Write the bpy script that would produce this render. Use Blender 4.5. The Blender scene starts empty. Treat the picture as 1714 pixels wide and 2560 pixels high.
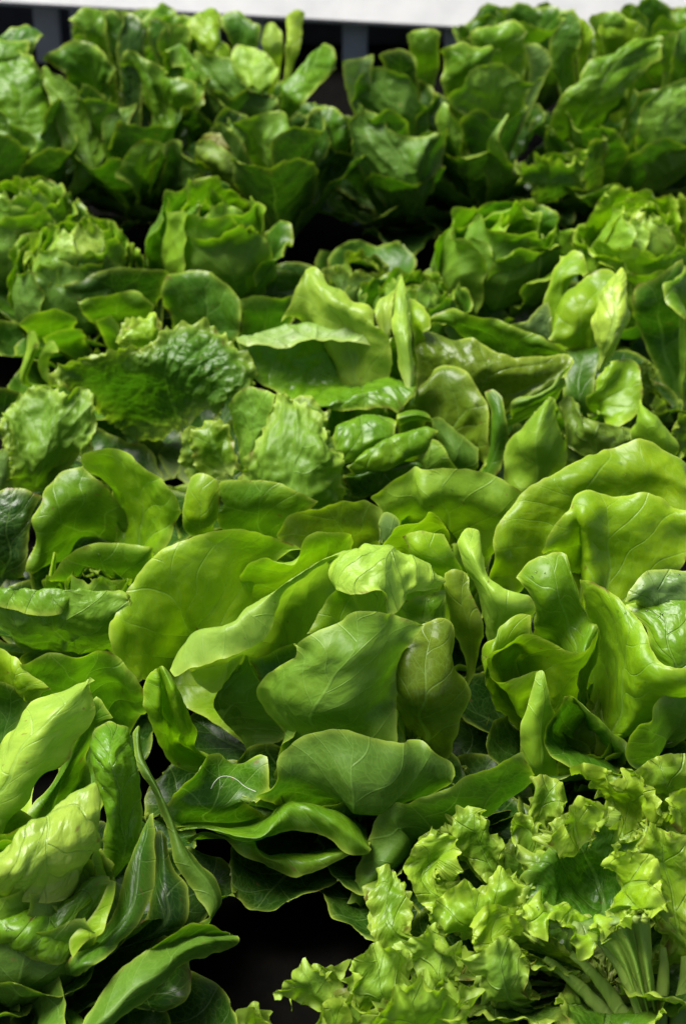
import bpy, math, random
import numpy as np
scene = bpy.context.scene
col = scene.collection
R = math.radians
# ------------------------------------------------------------------ camera, sky, sun, exposure
CAM_Z, PITCH, VFOV = 1.11, 33.0, 30.0
cd = bpy.data.cameras.new('camera'); cam = bpy.data.objects.new('camera', cd); col.objects.link(cam)
cam.location = (0, 0, CAM_Z); cam.rotation_euler = (R(90 - PITCH), 0, 0)
cd.sensor_fit = 'VERTICAL'; cd.sensor_height = 36.0
cd.lens = 18.0 / math.tan(R(VFOV / 2)); cd.clip_end = 500; cd.clip_start = 0.05
cd.dof.use_dof = True; cd.dof.focus_distance = 1.5; cd.dof.aperture_fstop = 8.0
scene.camera = cam
SUN_EL, SUN_AZ = 64.0, -70.0            # azimuth measured from +Y (away from the camera) towards +X
w = bpy.data.worlds.new('World'); scene.world = w; w.use_nodes = True
nt = w.node_tree; nt.nodes.clear()
sky = nt.nodes.new('ShaderNodeTexSky'); sky.sky_type = 'NISHITA'; sky.sun_disc = False
sky.sun_elevation = R(SUN_EL); sky.sun_rotation = R(SUN_AZ); sky.air_density = 0.6; sky.dust_density = 6.0; sky.ozone_density = 1.0
bg = nt.nodes.new('ShaderNodeBackground'); bg.inputs['Strength'].default_value = 0.05
ow = nt.nodes.new('ShaderNodeOutputWorld')
nt.links.new(sky.outputs[0], bg.inputs[0]); nt.links.new(bg.outputs[0], ow.inputs[0])
sd = bpy.data.lights.new('sun', 'SUN'); sun = bpy.data.objects.new('sun', sd); col.objects.link(sun)
sd.energy = 3.2; sd.angle = R(34); sd.color = (1.0, 0.98, 0.94)
sun.rotation_euler = (R(90 - SUN_EL), 0, R(180 - SUN_AZ))
sun.rotation_euler = (R(-(90 - SUN_EL)), 0, R(-SUN_AZ))
vs = scene.view_settings
vs.view_transform = 'Standard'; vs.look = 'None'; vs.exposure = 1.25; vs.gamma = 1.0; vs.use_curve_mapping = False
scene.cycles.max_bounces = 8; scene.cycles.diffuse_bounces = 1; scene.cycles.transmission_bounces = 4

# ------------------------------------------------------------------ materials
class NT:
    def __init__(s, name):
        s.m = bpy.data.materials.new(name); s.m.use_nodes = True; s.t = s.m.node_tree; s.t.nodes.clear()
    def n(s, typ, ins=None, **kw):
        nd = s.t.nodes.new(typ)
        for k, v in kw.items(): setattr(nd, k, v)
        for k, v in (ins or {}).items(): s.put(nd, k, v)
        return nd
    def put(s, nd, k, v):
        i = nd.inputs[k]
        if isinstance(v, bpy.types.NodeSocket): s.t.links.new(v, i)
        elif isinstance(v, bpy.types.Node): s.t.links.new(v.outputs[0], i)
        else: i.default_value = v
    def math(s, op, a, b=0.0, c=None, clamp=False):
        nd = s.n('ShaderNodeMath', {0: a, 1: b}, operation=op, use_clamp=clamp)
        if c is not None: s.put(nd, 2, c)
        return nd.outputs[0]
    def mix(s, f, a, b, blend='MIX'):
        nd = s.n('ShaderNodeMix', data_type='RGBA', blend_type=blend)
        s.put(nd, 0, f); s.put(nd, 6, a); s.put(nd, 7, b)
        return nd.outputs[2]
    def ramp(s, x, a, b, lo=0.0, hi=1.0):
        nd = s.n('ShaderNodeMapRange', {0: x, 1: a, 2: b, 3: lo, 4: hi}, clamp=True)
        return nd.outputs[0]
    def out(s, sh): s.n('ShaderNodeOutputMaterial', {0: sh})

def leaf_material(name, gloss, transl, bumpk):
    k = NT(name)
    uv = k.n('ShaderNodeAttribute', attribute_name='leafuv'); met = k.n('ShaderNodeAttribute', attribute_name='leafmet')
    su = k.n('ShaderNodeSeparateXYZ', {0: uv.outputs['Vector']}); sm = k.n('ShaderNodeSeparateXYZ', {0: met.outputs['Vector']})
    u, v, edge = su.outputs; mu, mv, vk = sm.outputs
    oi = k.n('ShaderNodeObjectInfo')
    rnd = oi.outputs['Random']
    pos = k.n('ShaderNodeCombineXYZ', {0: mu, 1: mv, 2: k.math('MULTIPLY', rnd, 7.0)})
    nz = k.n('ShaderNodeTexNoise', {'Vector': pos, 'Scale': 22.0, 'Detail': 3.0})
    wob = k.math('SUBTRACT', nz.outputs[0], 0.5)
    # lateral veins climbing at 45 degrees from the midrib, alternating
    amu = k.math('ABSOLUTE', mu); sgn = k.math('SIGN', mu)
    q = k.math('SUBTRACT', mv, k.math('MULTIPLY', k.math('POWER', amu, 0.92), 0.85))
    q = k.math('ADD', q, k.math('MULTIPLY', wob, 0.003)); q = k.math('ADD', q, k.math('MULTIPLY', sgn, 0.006))
    fr = k.math('ABSOLUTE', k.math('SUBTRACT', k.math('FRACT', k.math('DIVIDE', k.math('ADD', q, 1.0), 0.031)), 0.5))
    lat = k.ramp(k.math('MULTIPLY', k.math('SUBTRACT', 0.5, fr), 0.031), 0.0002, 0.0011, 1.0, 0.0)
    lat = k.math('MULTIPLY', lat, k.ramp(amu, 0.03, 0.075, 1.0, 0.25))
    mw = k.math('MULTIPLY_ADD', k.ramp(v, 0.1, 0.9, 1.0, 0.0), 0.004, 0.0005)
    mid = k.ramp(amu, k.math('MULTIPLY', mw, 0.5), mw, 1.0, 0.0)
    wp = k.n('ShaderNodeVectorMath', {0: pos, 1: k.n('ShaderNodeVectorMath', {0: nz.outputs['Color'], 'Scale': 0.02}, operation='SCALE').outputs[0]}, operation='ADD')
    v1 = k.n('ShaderNodeTexVoronoi', {'Vector': wp.outputs[0], 'Scale': 68.0}, feature='DISTANCE_TO_EDGE')
    v2 = k.n('ShaderNodeTexVoronoi', {'Vector': wp.outputs[0], 'Scale': 190.0}, feature='DISTANCE_TO_EDGE')
    net1 = k.ramp(v1.outputs[0], 0.0, 0.05, 1.0, 0.0); net2 = k.ramp(v2.outputs[0], 0.0, 0.09, 1.0, 0.0)
    vein = k.math('MAXIMUM', k.math('MAXIMUM', lat, mid), k.math('MULTIPLY', net1, 0.42))
    vein = k.math('MULTIPLY', vein, vk)
    base = oi.outputs['Color']
    patch = k.n('ShaderNodeTexNoise', {'Vector': pos, 'Scale': 30.0, 'Detail': 5.0, 'Roughness': 0.6})
    hs = k.n('ShaderNodeHueSaturation', {'Hue': k.math('MULTIPLY_ADD', k.math('SUBTRACT', patch.outputs[0], 0.5), -0.05, 0.5),
            'Saturation': 1.0, 'Value': k.math('MULTIPLY_ADD', patch.outputs[0], 0.9, 0.5), 'Color': base})
    c = hs.outputs[0]
    c = k.mix(k.math('MULTIPLY', k.ramp(net2, 0, 1, 0, 0.18), vk), c, (0.19, 0.35, 0.05, 1))
    pale = (0.28, 0.46, 0.11, 1)
    c = k.mix(k.math('MULTIPLY', vein, 0.24), c, pale)
    c = k.mix(k.ramp(v, 0.22, 0.0, 0.0, 0.6), c, (0.40, 0.50, 0.20, 1))       # white petiole end
    c = k.mix(k.math('MULTIPLY', edge, 0.62), c, (0.44, 0.56, 0.07, 1))        # thin pale rim
    sp = k.n('ShaderNodeTexNoise', {'Vector': pos, 'Scale': 75.0, 'Detail': 2.0})
    lo = k.n('ShaderNodeTexNoise', {'Vector': pos, 'Scale': 16.0, 'Detail': 1.0})
    brown = k.math('MULTIPLY', k.ramp(sp.outputs[0], 0.52, 0.62), k.ramp(lo.outputs[0], 0.54, 0.62))
    brown = k.math('MULTIPLY', brown, k.ramp(edge, 0.25, 0.8))
    c = k.mix(k.math('MULTIPLY', brown, 0.75), c, (0.13, 0.06, 0.02, 1))
    spot = k.math('MULTIPLY', k.ramp(k.n('ShaderNodeTexNoise', {'Vector': pos, 'Scale': 140.0, 'Detail': 0.0}).outputs[0], 0.83, 0.86), 0.6)
    c = k.mix(spot, c, (0.16, 0.10, 0.03, 1))
    geo = k.n('ShaderNodeNewGeometry')
    back = k.mix(0.28, c, (0.20, 0.35, 0.045, 1))
    cc = k.mix(geo.outputs['Backfacing'], c, back)
    # relief: puckered between the veins
    h = k.math('ADD', k.math('MULTIPLY', k.ramp(v1.outputs[0], 0.0, 0.35), 0.55), k.math('MULTIPLY', k.ramp(v2.outputs[0], 0, 0.4), 0.16))
    h = k.math('SUBTRACT', h, k.math('MULTIPLY', k.math('MAXIMUM', lat, mid), 0.7))
    h = k.math('ADD', h, k.math('MULTIPLY', k.n('ShaderNodeTexNoise', {'Vector': pos, 'Scale': 420.0, 'Detail': 2.0}).outputs[0], 0.06))
    bump = k.n('ShaderNodeBump', {'Strength': bumpk, 'Distance': 0.0011, 'Height': h})
    rough = k.math('ADD', k.math('MULTIPLY_ADD', patch.outputs[0], 0.2, gloss), k.math('MULTIPLY', geo.outputs['Backfacing'], 0.1))
    pb = k.n('ShaderNodeBsdfPrincipled', {'Base Color': cc, 'Roughness': rough, 'Normal': bump, 'IOR': 1.40, 'Specular IOR Level': 0.42})
    tc = k.mix(1.0, c, (1.22, 1.45, 0.35, 1), 'MULTIPLY')
    tr = k.n('ShaderNodeBsdfTranslucent', {'Color': tc, 'Normal': bump})
    mx = k.n('ShaderNodeMixShader', {0: transl, 1: pb.outputs[0], 2: tr.outputs[0]})
    k.out(mx.outputs[0])
    return k.m
M_SMOOTH = leaf_material('butterhead_leaf', 0.25, 0.32, 0.4)
M_WET = leaf_material('blistered_leaf', 0.20, 0.27, 0.9)
M_ESC = leaf_material('escarole_leaf', 0.28, 0.24, 0.9)
M_FRILL = leaf_material('frilly_leaf', 0.24, 0.32, 0.9)
def plain(name, c1, c2, scale, rough, bump=0.3):
    k = NT(name)
    tc = k.n('ShaderNodeTexCoord')
    n1 = k.n('ShaderNodeTexNoise', {'Vector': tc.outputs['Object'], 'Scale': scale, 'Detail': 6.0, 'Roughness': 0.65})
    c = k.mix(k.ramp(n1.outputs[0], 0.35, 0.65), c1 + (1,), c2 + (1,))
    b = k.n('ShaderNodeBump', {'Strength': bump, 'Distance': 0.002, 'Height': n1.outputs[0]})
    k.out(k.n('ShaderNodeBsdfPrincipled', {'Base Color': c, 'Roughness': rough, 'Normal': b, 'Specular IOR Level': 0.5 if rough < 0.95 else 0.05}).outputs[0])
    return k.m
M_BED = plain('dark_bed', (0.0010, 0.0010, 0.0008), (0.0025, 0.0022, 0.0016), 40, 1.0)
M_GROUND = plain('pale_concrete', (0.50, 0.56, 0.62), (0.62, 0.66, 0.70), 3, 0.8)
M_BOARD = plain('white_painted_wood', (0.40, 0.41, 0.41), (0.47, 0.475, 0.47), 14, 0.55)
M_SLAT = plain('grey_white_slat', (0.42, 0.46, 0.54), (0.56, 0.58, 0.62), 10, 0.6)
M_DARK = plain('gap_shade_dark', (0.035, 0.035, 0.045), (0.07, 0.07, 0.08), 12, 0.7)
M_THREAD = plain('pale_fibre', (0.6, 0.62, 0.5), (0.7, 0.7, 0.6), 50, 0.6)
def drop_material():
    k = NT('water_drop')
    k.out(k.n('ShaderNodeBsdfPrincipled', {'Base Color': (0.95, 1, 0.95, 1), 'Roughness': 0.03, 'IOR': 1.33, 'Transmission Weight': 1.0}).outputs[0])
    return k.m
M_DROP = drop_material()
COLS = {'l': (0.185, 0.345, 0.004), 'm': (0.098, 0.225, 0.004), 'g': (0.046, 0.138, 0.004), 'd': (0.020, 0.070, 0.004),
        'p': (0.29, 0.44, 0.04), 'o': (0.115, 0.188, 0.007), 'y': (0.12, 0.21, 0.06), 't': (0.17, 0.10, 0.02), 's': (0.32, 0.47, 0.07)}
MATS = {'b': M_SMOOTH, 'r': M_SMOOTH, 'w': M_WET, 'e': M_ESC, 'f': M_FRILL}

# ------------------------------------------------------------------ noise
rs = np.random.RandomState(7)
PERM = rs.permutation(256); PERM = np.concatenate([PERM, PERM, PERM])
GR = rs.normal(size=(256, 3)); GR /= np.linalg.norm(GR, axis=1)[:, None]
def perlin(p):
    pi = np.floor(p).astype(int); f = p - pi; pi &= 255
    s = f * f * f * (f * (f * 6 - 15) + 10)
    r = 0
    for dx in (0, 1):
        for dy in (0, 1):
            for dz in (0, 1):
                h = PERM[PERM[PERM[pi[..., 0] + dx] + pi[..., 1] + dy] + pi[..., 2] + dz]
                g = GR[h]
                d = g[..., 0] * (f[..., 0] - dx) + g[..., 1] * (f[..., 1] - dy) + g[..., 2] * (f[..., 2] - dz)
                r = r + d * (s[..., 0] if dx else 1 - s[..., 0]) * (s[..., 1] if dy else 1 - s[..., 1]) * (s[..., 2] if dz else 1 - s[..., 2])
    return r * 1.5

# ------------------------------------------------------------------ leaf surfaces
def spline(P, n, axis):
    """interpolating cubic through the control points along one axis, tangents from chord lengths"""
    P = np.moveaxis(P, axis, 0)
    d = np.linalg.norm(np.diff(P, axis=0), axis=-1)
    d = np.maximum(d.reshape(d.shape[0], -1).mean(1), 1e-4)
    t = np.concatenate([[0], np.cumsum(d ** 0.75)])
    K = len(t)
    m = np.zeros_like(P)
    sl = np.diff(P, axis=0) / np.diff(t).reshape((-1,) + (1,) * (P.ndim - 1))
    if K > 2:
        h = np.diff(t)
        for i in range(1, K - 1):
            m[i] = (sl[i - 1] * h[i] + sl[i] * h[i - 1]) / (h[i - 1] + h[i])
        m[0] = 1.5 * sl[0] - 0.5 * m[1]; m[-1] = 1.5 * sl[-1] - 0.5 * m[-2]
    else:
        m[:] = sl[0]
    L = np.concatenate([[0], np.cumsum(d)])
    x = np.interp(np.linspace(0, L[-1], n), L, t)
    i = np.clip(np.searchsorted(t, x, side='right') - 1, 0, K - 2)
    h = (t[i + 1] - t[i]); q = (x - t[i]) / h
    sh = (-1,) + (1,) * (P.ndim - 1)
    q = q.reshape(sh); h = h.reshape(sh)
    o = (2*q**3 - 3*q**2 + 1) * P[i] + (q**3 - 2*q**2 + q) * h * m[i] + (-2*q**3 + 3*q**2) * P[i+1] + (q**3 - q**2) * h * m[i+1]
    return np.moveaxis(o, 0, axis)
def grid_normals(G):
    du = np.gradient(G, axis=1); dv = np.gradient(G, axis=0)
    n = np.cross(du, dv); l = np.linalg.norm(n, axis=-1, keepdims=True)
    return n / np.maximum(l, 1e-12)
WAVE = {'c': (0.0024, 22), 'b': (0.0046, 19), 'r': (0.0008, 30), 'h': (0.0050, 26), 'w': (0.0042, 24), 'e': (0.0055, 17), 'f': (0.0045, 28), 't': (0.0032, 28), 'u': (0.0045, 20)}
CURL = {'c': (0.0012, 0.005), 'b': (0.0050, 0.0075), 'r': (0, 1), 'h': (0.0025, 0.006), 'w': (0.0040, 0.007), 'e': (0.0060, 0.009), 'f': (0.0120, 0.0085), 't': (0.0035, 0.006), 'u': (0.0045, 0.008)}
QUILT = {'c': 0.0010, 'b': 0.0010, 'r': 0.0, 'h': 0.0026, 'w': 0.0028, 'e': 0.0030, 'f': 0.0016, 't': 0.0016, 'u': 0.0022}
KIND = {  # spacing, blister(amp, freq), ruffle(amp, freq, reach), fine ruffle(amp, freq, reach), serration(amp, freq)
 'b': (0.0023, (0.0013, 48), (0.0052, 32, 0.013), (0.0012, 95, 0.006), (0.0009, 110)),
 'c': (0.0021, (0.0012, 48), (0.0026, 34, 0.010), (0.0010, 95, 0.006), (0.0009, 110)),
 'r': (0.0022, (0.0003, 60), (0.0006, 60, 0.006), (0.0003, 120, 0.004), (0.0003, 120)),
 'w': (0.0023, (0.0030, 56), (0.0040, 34, 0.012), (0.0010, 95, 0.006), (0.0009, 110)),
 'e': (0.0030, (0.0030, 50), (0.0065, 32, 0.016), (0.0018, 85, 0.008), (0.0014, 100)),
 'f': (0.00125, (0.0024, 75), (0.0060, 50, 0.014), (0.0025, 120, 0.007), (0.0007, 290)),
 'h': (0.0016, (0.0030, 80), (0.0056, 48, 0.014), (0.0042, 120, 0.008), (0.0034, 210)),
 'u': (0.0030, (0.0014, 44), (0.0060, 36, 0.018), (0.0014, 90, 0.008), (0.0010, 120)),
 't': (0.0030, (0.0016, 60), (0.0055, 46, 0.016), (0.0018, 110, 0.008), (0.0012, 120)),
}
CNT = [0]; LEAF = []
def leaf_arrays(P, kind, base_open, fl='', axis=None):
    """P rows (rim first) x cols x 3 -> verts, faces, attributes"""
    CNT[0] += 1
    sp, (ba, bf), (ra, rf, rl), (fa, ff, flen), (sa, sf) = KIND[kind]
    if P.shape[0] == 1: raise ValueError
    W = np.linalg.norm(np.diff(P, axis=1), axis=-1).sum(1).max()
    H = np.linalg.norm(np.diff(P, axis=0), axis=-1).sum(0).max()
    nu = int(np.clip(W / sp, 8, 200)); nv = int(np.clip(H / sp, 8, 120))
    G = spline(spline(P, nv, 0), nu, 1)
    su = np.concatenate([np.zeros((nv, 1)), np.cumsum(np.linalg.norm(np.diff(G, axis=1), axis=-1), 1)], 1)
    sv = np.concatenate([np.zeros((1, nu)), np.cumsum(np.linalg.norm(np.diff(G, axis=0), axis=-1), 0)], 0)
    wid = su[:, -1:]; hei = sv[-1:, :]
    e = np.minimum(np.minimum(su, wid - su), sv)
    if not base_open: e = np.minimum(e, hei - sv)
    seed = np.array([CNT[0] * 3.17, CNT[0] * 1.31, CNT[0] * 0.77])
    N = grid_normals(G)
    if axis is not None:                                            # normals point to the upper (inner) face
        turn = (N.reshape(-1, 3).mean(0) @ (axis - G.reshape(-1, 3).mean(0))) < 0
        if 'x' in fl: turn = not turn
        if turn: N = -N
    S = G.copy()
    ca, cr = CURL[kind]
    if ca:                                                          # the free edge rolls over, mostly outwards
        way = np.clip(0.75 + 1.5 * perlin(G * 14 + seed + 41), -0.7, 1.5)
        G = G - N * (ca * np.exp(-e / cr) * way * np.clip(np.minimum(wid, hei) / 0.09 - 0.15, 0, 1))[..., None]
        N2 = grid_normals(G); N2 *= np.where((N2 * N).sum(-1, keepdims=True) < 0, -1, 1); N = N2
    bl = perlin(G * bf + seed); bl2 = perlin(G * bf * 2.1 + seed + 9)
    puff = (0.55 - np.abs(bl)) * 1.2 + 0.5 * (0.5 - np.abs(bl2))
    fade = np.clip(e / 0.012, 0.15, 1)
    D = ba * (puff - 0.5) * fade
    D = D + ra * np.exp(-e / rl) * perlin(G * rf + seed + 31) * 1.8 + fa * np.exp(-e / flen) * perlin(G * ff + seed + 57) * 1.8
    if kind in 'bu': D = D + 0.0085 * np.exp(-e / 0.017) * perlin(G * 23 + seed + 61)
    if kind == 'f':                                                 # regular frills that grow towards the free edge
        ph = 2.6 * perlin(G * 34 + seed + 3); ph2 = 2.6 * perlin(G * 70 + seed + 4)
        for dd, ss in ((sv, su), (su, -sv), (wid - su, wid + sv)):
            D = D + 0.0066 * np.exp(-dd / 0.012) * np.sin(2 * math.pi * ss / 0.027 + ph) + 0.0032 * np.exp(-dd / 0.006) * np.sin(2 * math.pi * ss / 0.0105 + ph2)
        D = D + 0.0019 * np.exp(-e / 0.005) * perlin(G * 270 + seed + 83) * 1.8
    wa, wf = WAVE[kind]; D = D + wa * perlin(G * wf + seed + 13) * np.clip(e / 0.03, 0.3, 1) + 0.45 * wa * perlin(G * wf * 2.2 + seed + 17)
    mu = su - wid / 2; mv = hei - sv
    flat = np.stack([mu, mv, np.full_like(mu, seed[0])], -1)
    mu = mu + 0.006 * perlin(flat * 26); mv = mv + 0.012 * perlin(flat * 24 + 5.5)
    lq = mv - 0.85 * np.abs(mu) ** 0.92 + 0.006 * np.sign(mu)
    lf = np.abs(((lq + 1.0) / 0.031) % 1.0 - 0.5) * 2               # 1 on a side vein, 0 between two
    quilt = (1 - lf ** 2) * np.clip(np.abs(mu) / 0.012, 0, 1) * np.exp(-np.maximum(np.abs(mu) - 0.05, 0) / 0.03)
    D = D + QUILT[kind] * (quilt - 0.5) * np.clip(e / 0.008, 0.2, 1) * (0.7 + 0.6 * perlin(flat * 15 + 2.2))
    vv = 1 - sv / np.maximum(hei, 1e-6)
    D = D - 0.0010 * np.exp(-(mu / (0.0022 + 0.003 * (1 - vv))) ** 2) * np.clip(1.15 - vv, 0, 1)
    fold = np.minimum(1.0, 0.15 + np.minimum(wid, hei) / 0.085)             # little pieces ruffle less
    G = G + N * (D * fold)[..., None]
    if sa > 0:                                                      # ragged outline, in the plane of the leaf
        du = np.gradient(S, axis=1); du /= np.maximum(np.linalg.norm(du, axis=-1, keepdims=True), 1e-9)
        dv = np.gradient(S, axis=0); dv /= np.maximum(np.linalg.norm(dv, axis=-1, keepdims=True), 1e-9)
        jag = perlin(S * sf + seed + 77); jag = np.where(jag > 0, jag * 1.6, jag)
        wl = np.exp(-su / 0.006); wr = np.exp(-(wid - su) / 0.006); wt = np.exp(-sv / 0.006)
        G = G + du * ((wr - wl) * jag * sa)[..., None] - dv * (wt * jag * sa)[..., None]
        if not base_open: G = G + dv * (np.exp(-(hei - sv) / 0.006) * jag * sa)[..., None]
    idx = np.arange(nu * nv).reshape(nv, nu)
    F = np.stack([idx[:-1, :-1], idx[:-1, 1:], idx[1:, 1:], idx[1:, :-1]], -1).reshape(-1, 4)
    u = (su / np.maximum(wid, 1e-6) * 2 - 1); v = 1 - sv / np.maximum(hei, 1e-6)
    vein = np.clip(np.minimum(wid, hei) / 0.05, 0.15, 1) * np.ones_like(su)
    a1 = np.stack([u, v, np.exp(-e / (0.0075 if kind in 'fh' else 0.0024))], -1).reshape(-1, 3)
    hm = np.maximum(hei.mean(), 1e-6)
    a2 = np.stack([mu, mv, vein], -1).reshape(-1, 3)
    Vv = G.reshape(-1, 3); V = Vv
    return V, F, a1, a2, grid_normals(S).reshape(-1, 3).mean(0), Vv.mean(0)
def mesh_from(name, V, F, mat, a1=None, a2=None, smooth=True):
    me = bpy.data.meshes.new(name)
    V = np.asarray(V, dtype=np.float32); F = np.asarray(F, dtype=np.int32)
    me.vertices.add(len(V)); me.vertices.foreach_set('co', V.ravel())
    me.loops.add(F.size); me.loops.foreach_set('vertex_index', F.ravel())
    me.polygons.add(len(F)); me.polygons.foreach_set('loop_start', np.arange(0, F.size, F.shape[1], dtype=np.int32))
    me.polygons.foreach_set('loop_total', np.full(len(F), F.shape[1], dtype=np.int32))
    if smooth: me.polygons.foreach_set('use_smooth', np.ones(len(F), dtype=bool))
    for nm, a in (('leafuv', a1), ('leafmet', a2)):
        if a is not None:
            at = me.attributes.new(nm, 'FLOAT_VECTOR', 'POINT'); at.data.foreach_set('vector', np.asarray(a, np.float32).ravel())
    me.materials.append(mat); me.update(); me.validate()
    return me
def link(name, me, parent=None):
    o = bpy.data.objects.new(name, me); col.objects.link(o)
    if parent: o.parent = parent
    return o
rng = random.Random(5)
def add_leaf(head, P, kind, c, fl='', ext=True):
    B = HB[head]; P = np.asarray(P, float)
    if ext:
        last = P[-1]; cen = last.mean(0)
        E2 = B + np.array([0, 0, 0.012]) + (last - cen) * 0.10
        E1 = 0.5 * last + 0.5 * E2; E1[:, 2] -= 0.004
        E1 = E1.mean(0) + (E1 - E1.mean(0)) * 0.75
        P = np.concatenate([P, E1[None], E2[None]])
    V, F, a1, a2, n, cen = leaf_arrays(P, kind, ext, fl, B + np.array([0, 0, 0.33]))
    axis = B + np.array([0, 0, 0.33]) - cen
    flip = (n @ axis) < 0
    if 'x' in fl: flip = not flip
    if flip: F = F[:, ::-1]
    me = mesh_from('leaf', V - B, F, MATS.get(kind, M_SMOOTH), a1, a2)
    o = link('leaf', me, HO[head])
    LEAF.append(o)
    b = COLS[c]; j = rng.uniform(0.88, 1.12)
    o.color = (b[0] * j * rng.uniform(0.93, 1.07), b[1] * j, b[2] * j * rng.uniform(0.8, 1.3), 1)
    return o
def tag(o, label, cat, group=None, kind=None):
    if label: o['label'] = label
    if cat: o['category'] = cat
    if group: o['group'] = group
    if kind: o['kind'] = kind

# ------------------------------------------------------------------ bench, ground, board behind
def box(name, x0, x1, y0, y1, z0, z1, mat, parent=None, bev=0.002):
    import bmesh
    bm = bmesh.new(); bmesh.ops.create_cube(bm, size=1)
    for v in bm.verts: v.co = ((x0+x1)/2 + v.co.x*(x1-x0), (y0+y1)/2 + v.co.y*(y1-y0), (z0+z1)/2 + v.co.z*(z1-z0))
    if bev: bmesh.ops.bevel(bm, geom=bm.edges[:], offset=bev, segments=2, affect='EDGES')
    me = bpy.data.meshes.new(name); bm.to_mesh(me); bm.free(); me.materials.append(mat)
    return link(name, me, parent)
g = link('ground', mesh_from('ground', [(-200,-200,-0.8),(200,-200,-0.8),(200,200,-0.8),(-200,200,-0.8)], [(0,1,2,3)], M_GROUND, smooth=False)); tag(g, None, None, kind='structure')
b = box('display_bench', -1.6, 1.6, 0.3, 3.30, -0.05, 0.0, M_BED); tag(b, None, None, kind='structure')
bt = bpy.data.objects.new('stall_frame', None); col.objects.link(bt); bt.location = (0, 3.06, 0.0)
tag(bt, 'white painted board with pale vertical slats behind the escarole', 'frame')
TI = math.tan(R(3.2))
rail = box('rail', -1.6, 1.6, -0.045, 0.045, -0.006, 0.006, M_BOARD, bt); rail.rotation_euler = (R(42), R(3.2), 0); rail.location = (0, 0.02, 0.112)
cap = box('ledge', -1.6, 1.6, 0, 0.14, -0.006, 0.006, M_BOARD, bt); cap.rotation_euler = (R(8), R(3.0), 0); cap.location = (0, 0.062, 0.150)
for i, x in enumerate((-0.905, -0.72, -0.49, -0.43, -0.28, -0.15, 0.02, 0.19, 0.36, 0.55, 0.72, 0.9)):
    box('slat', x - 0.021, x + 0.021, 0.03, 0.05, -0.01, 0.10 - x * TI, M_BOARD if i in (2,) else M_SLAT, bt)
box('gap_shade_sheet', -1.6, 1.6, 0.12, 0.13, -0.01, 0.08, M_DARK, bt)  # added dark sheet; its colour stands for the unlit space between the slats

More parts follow.
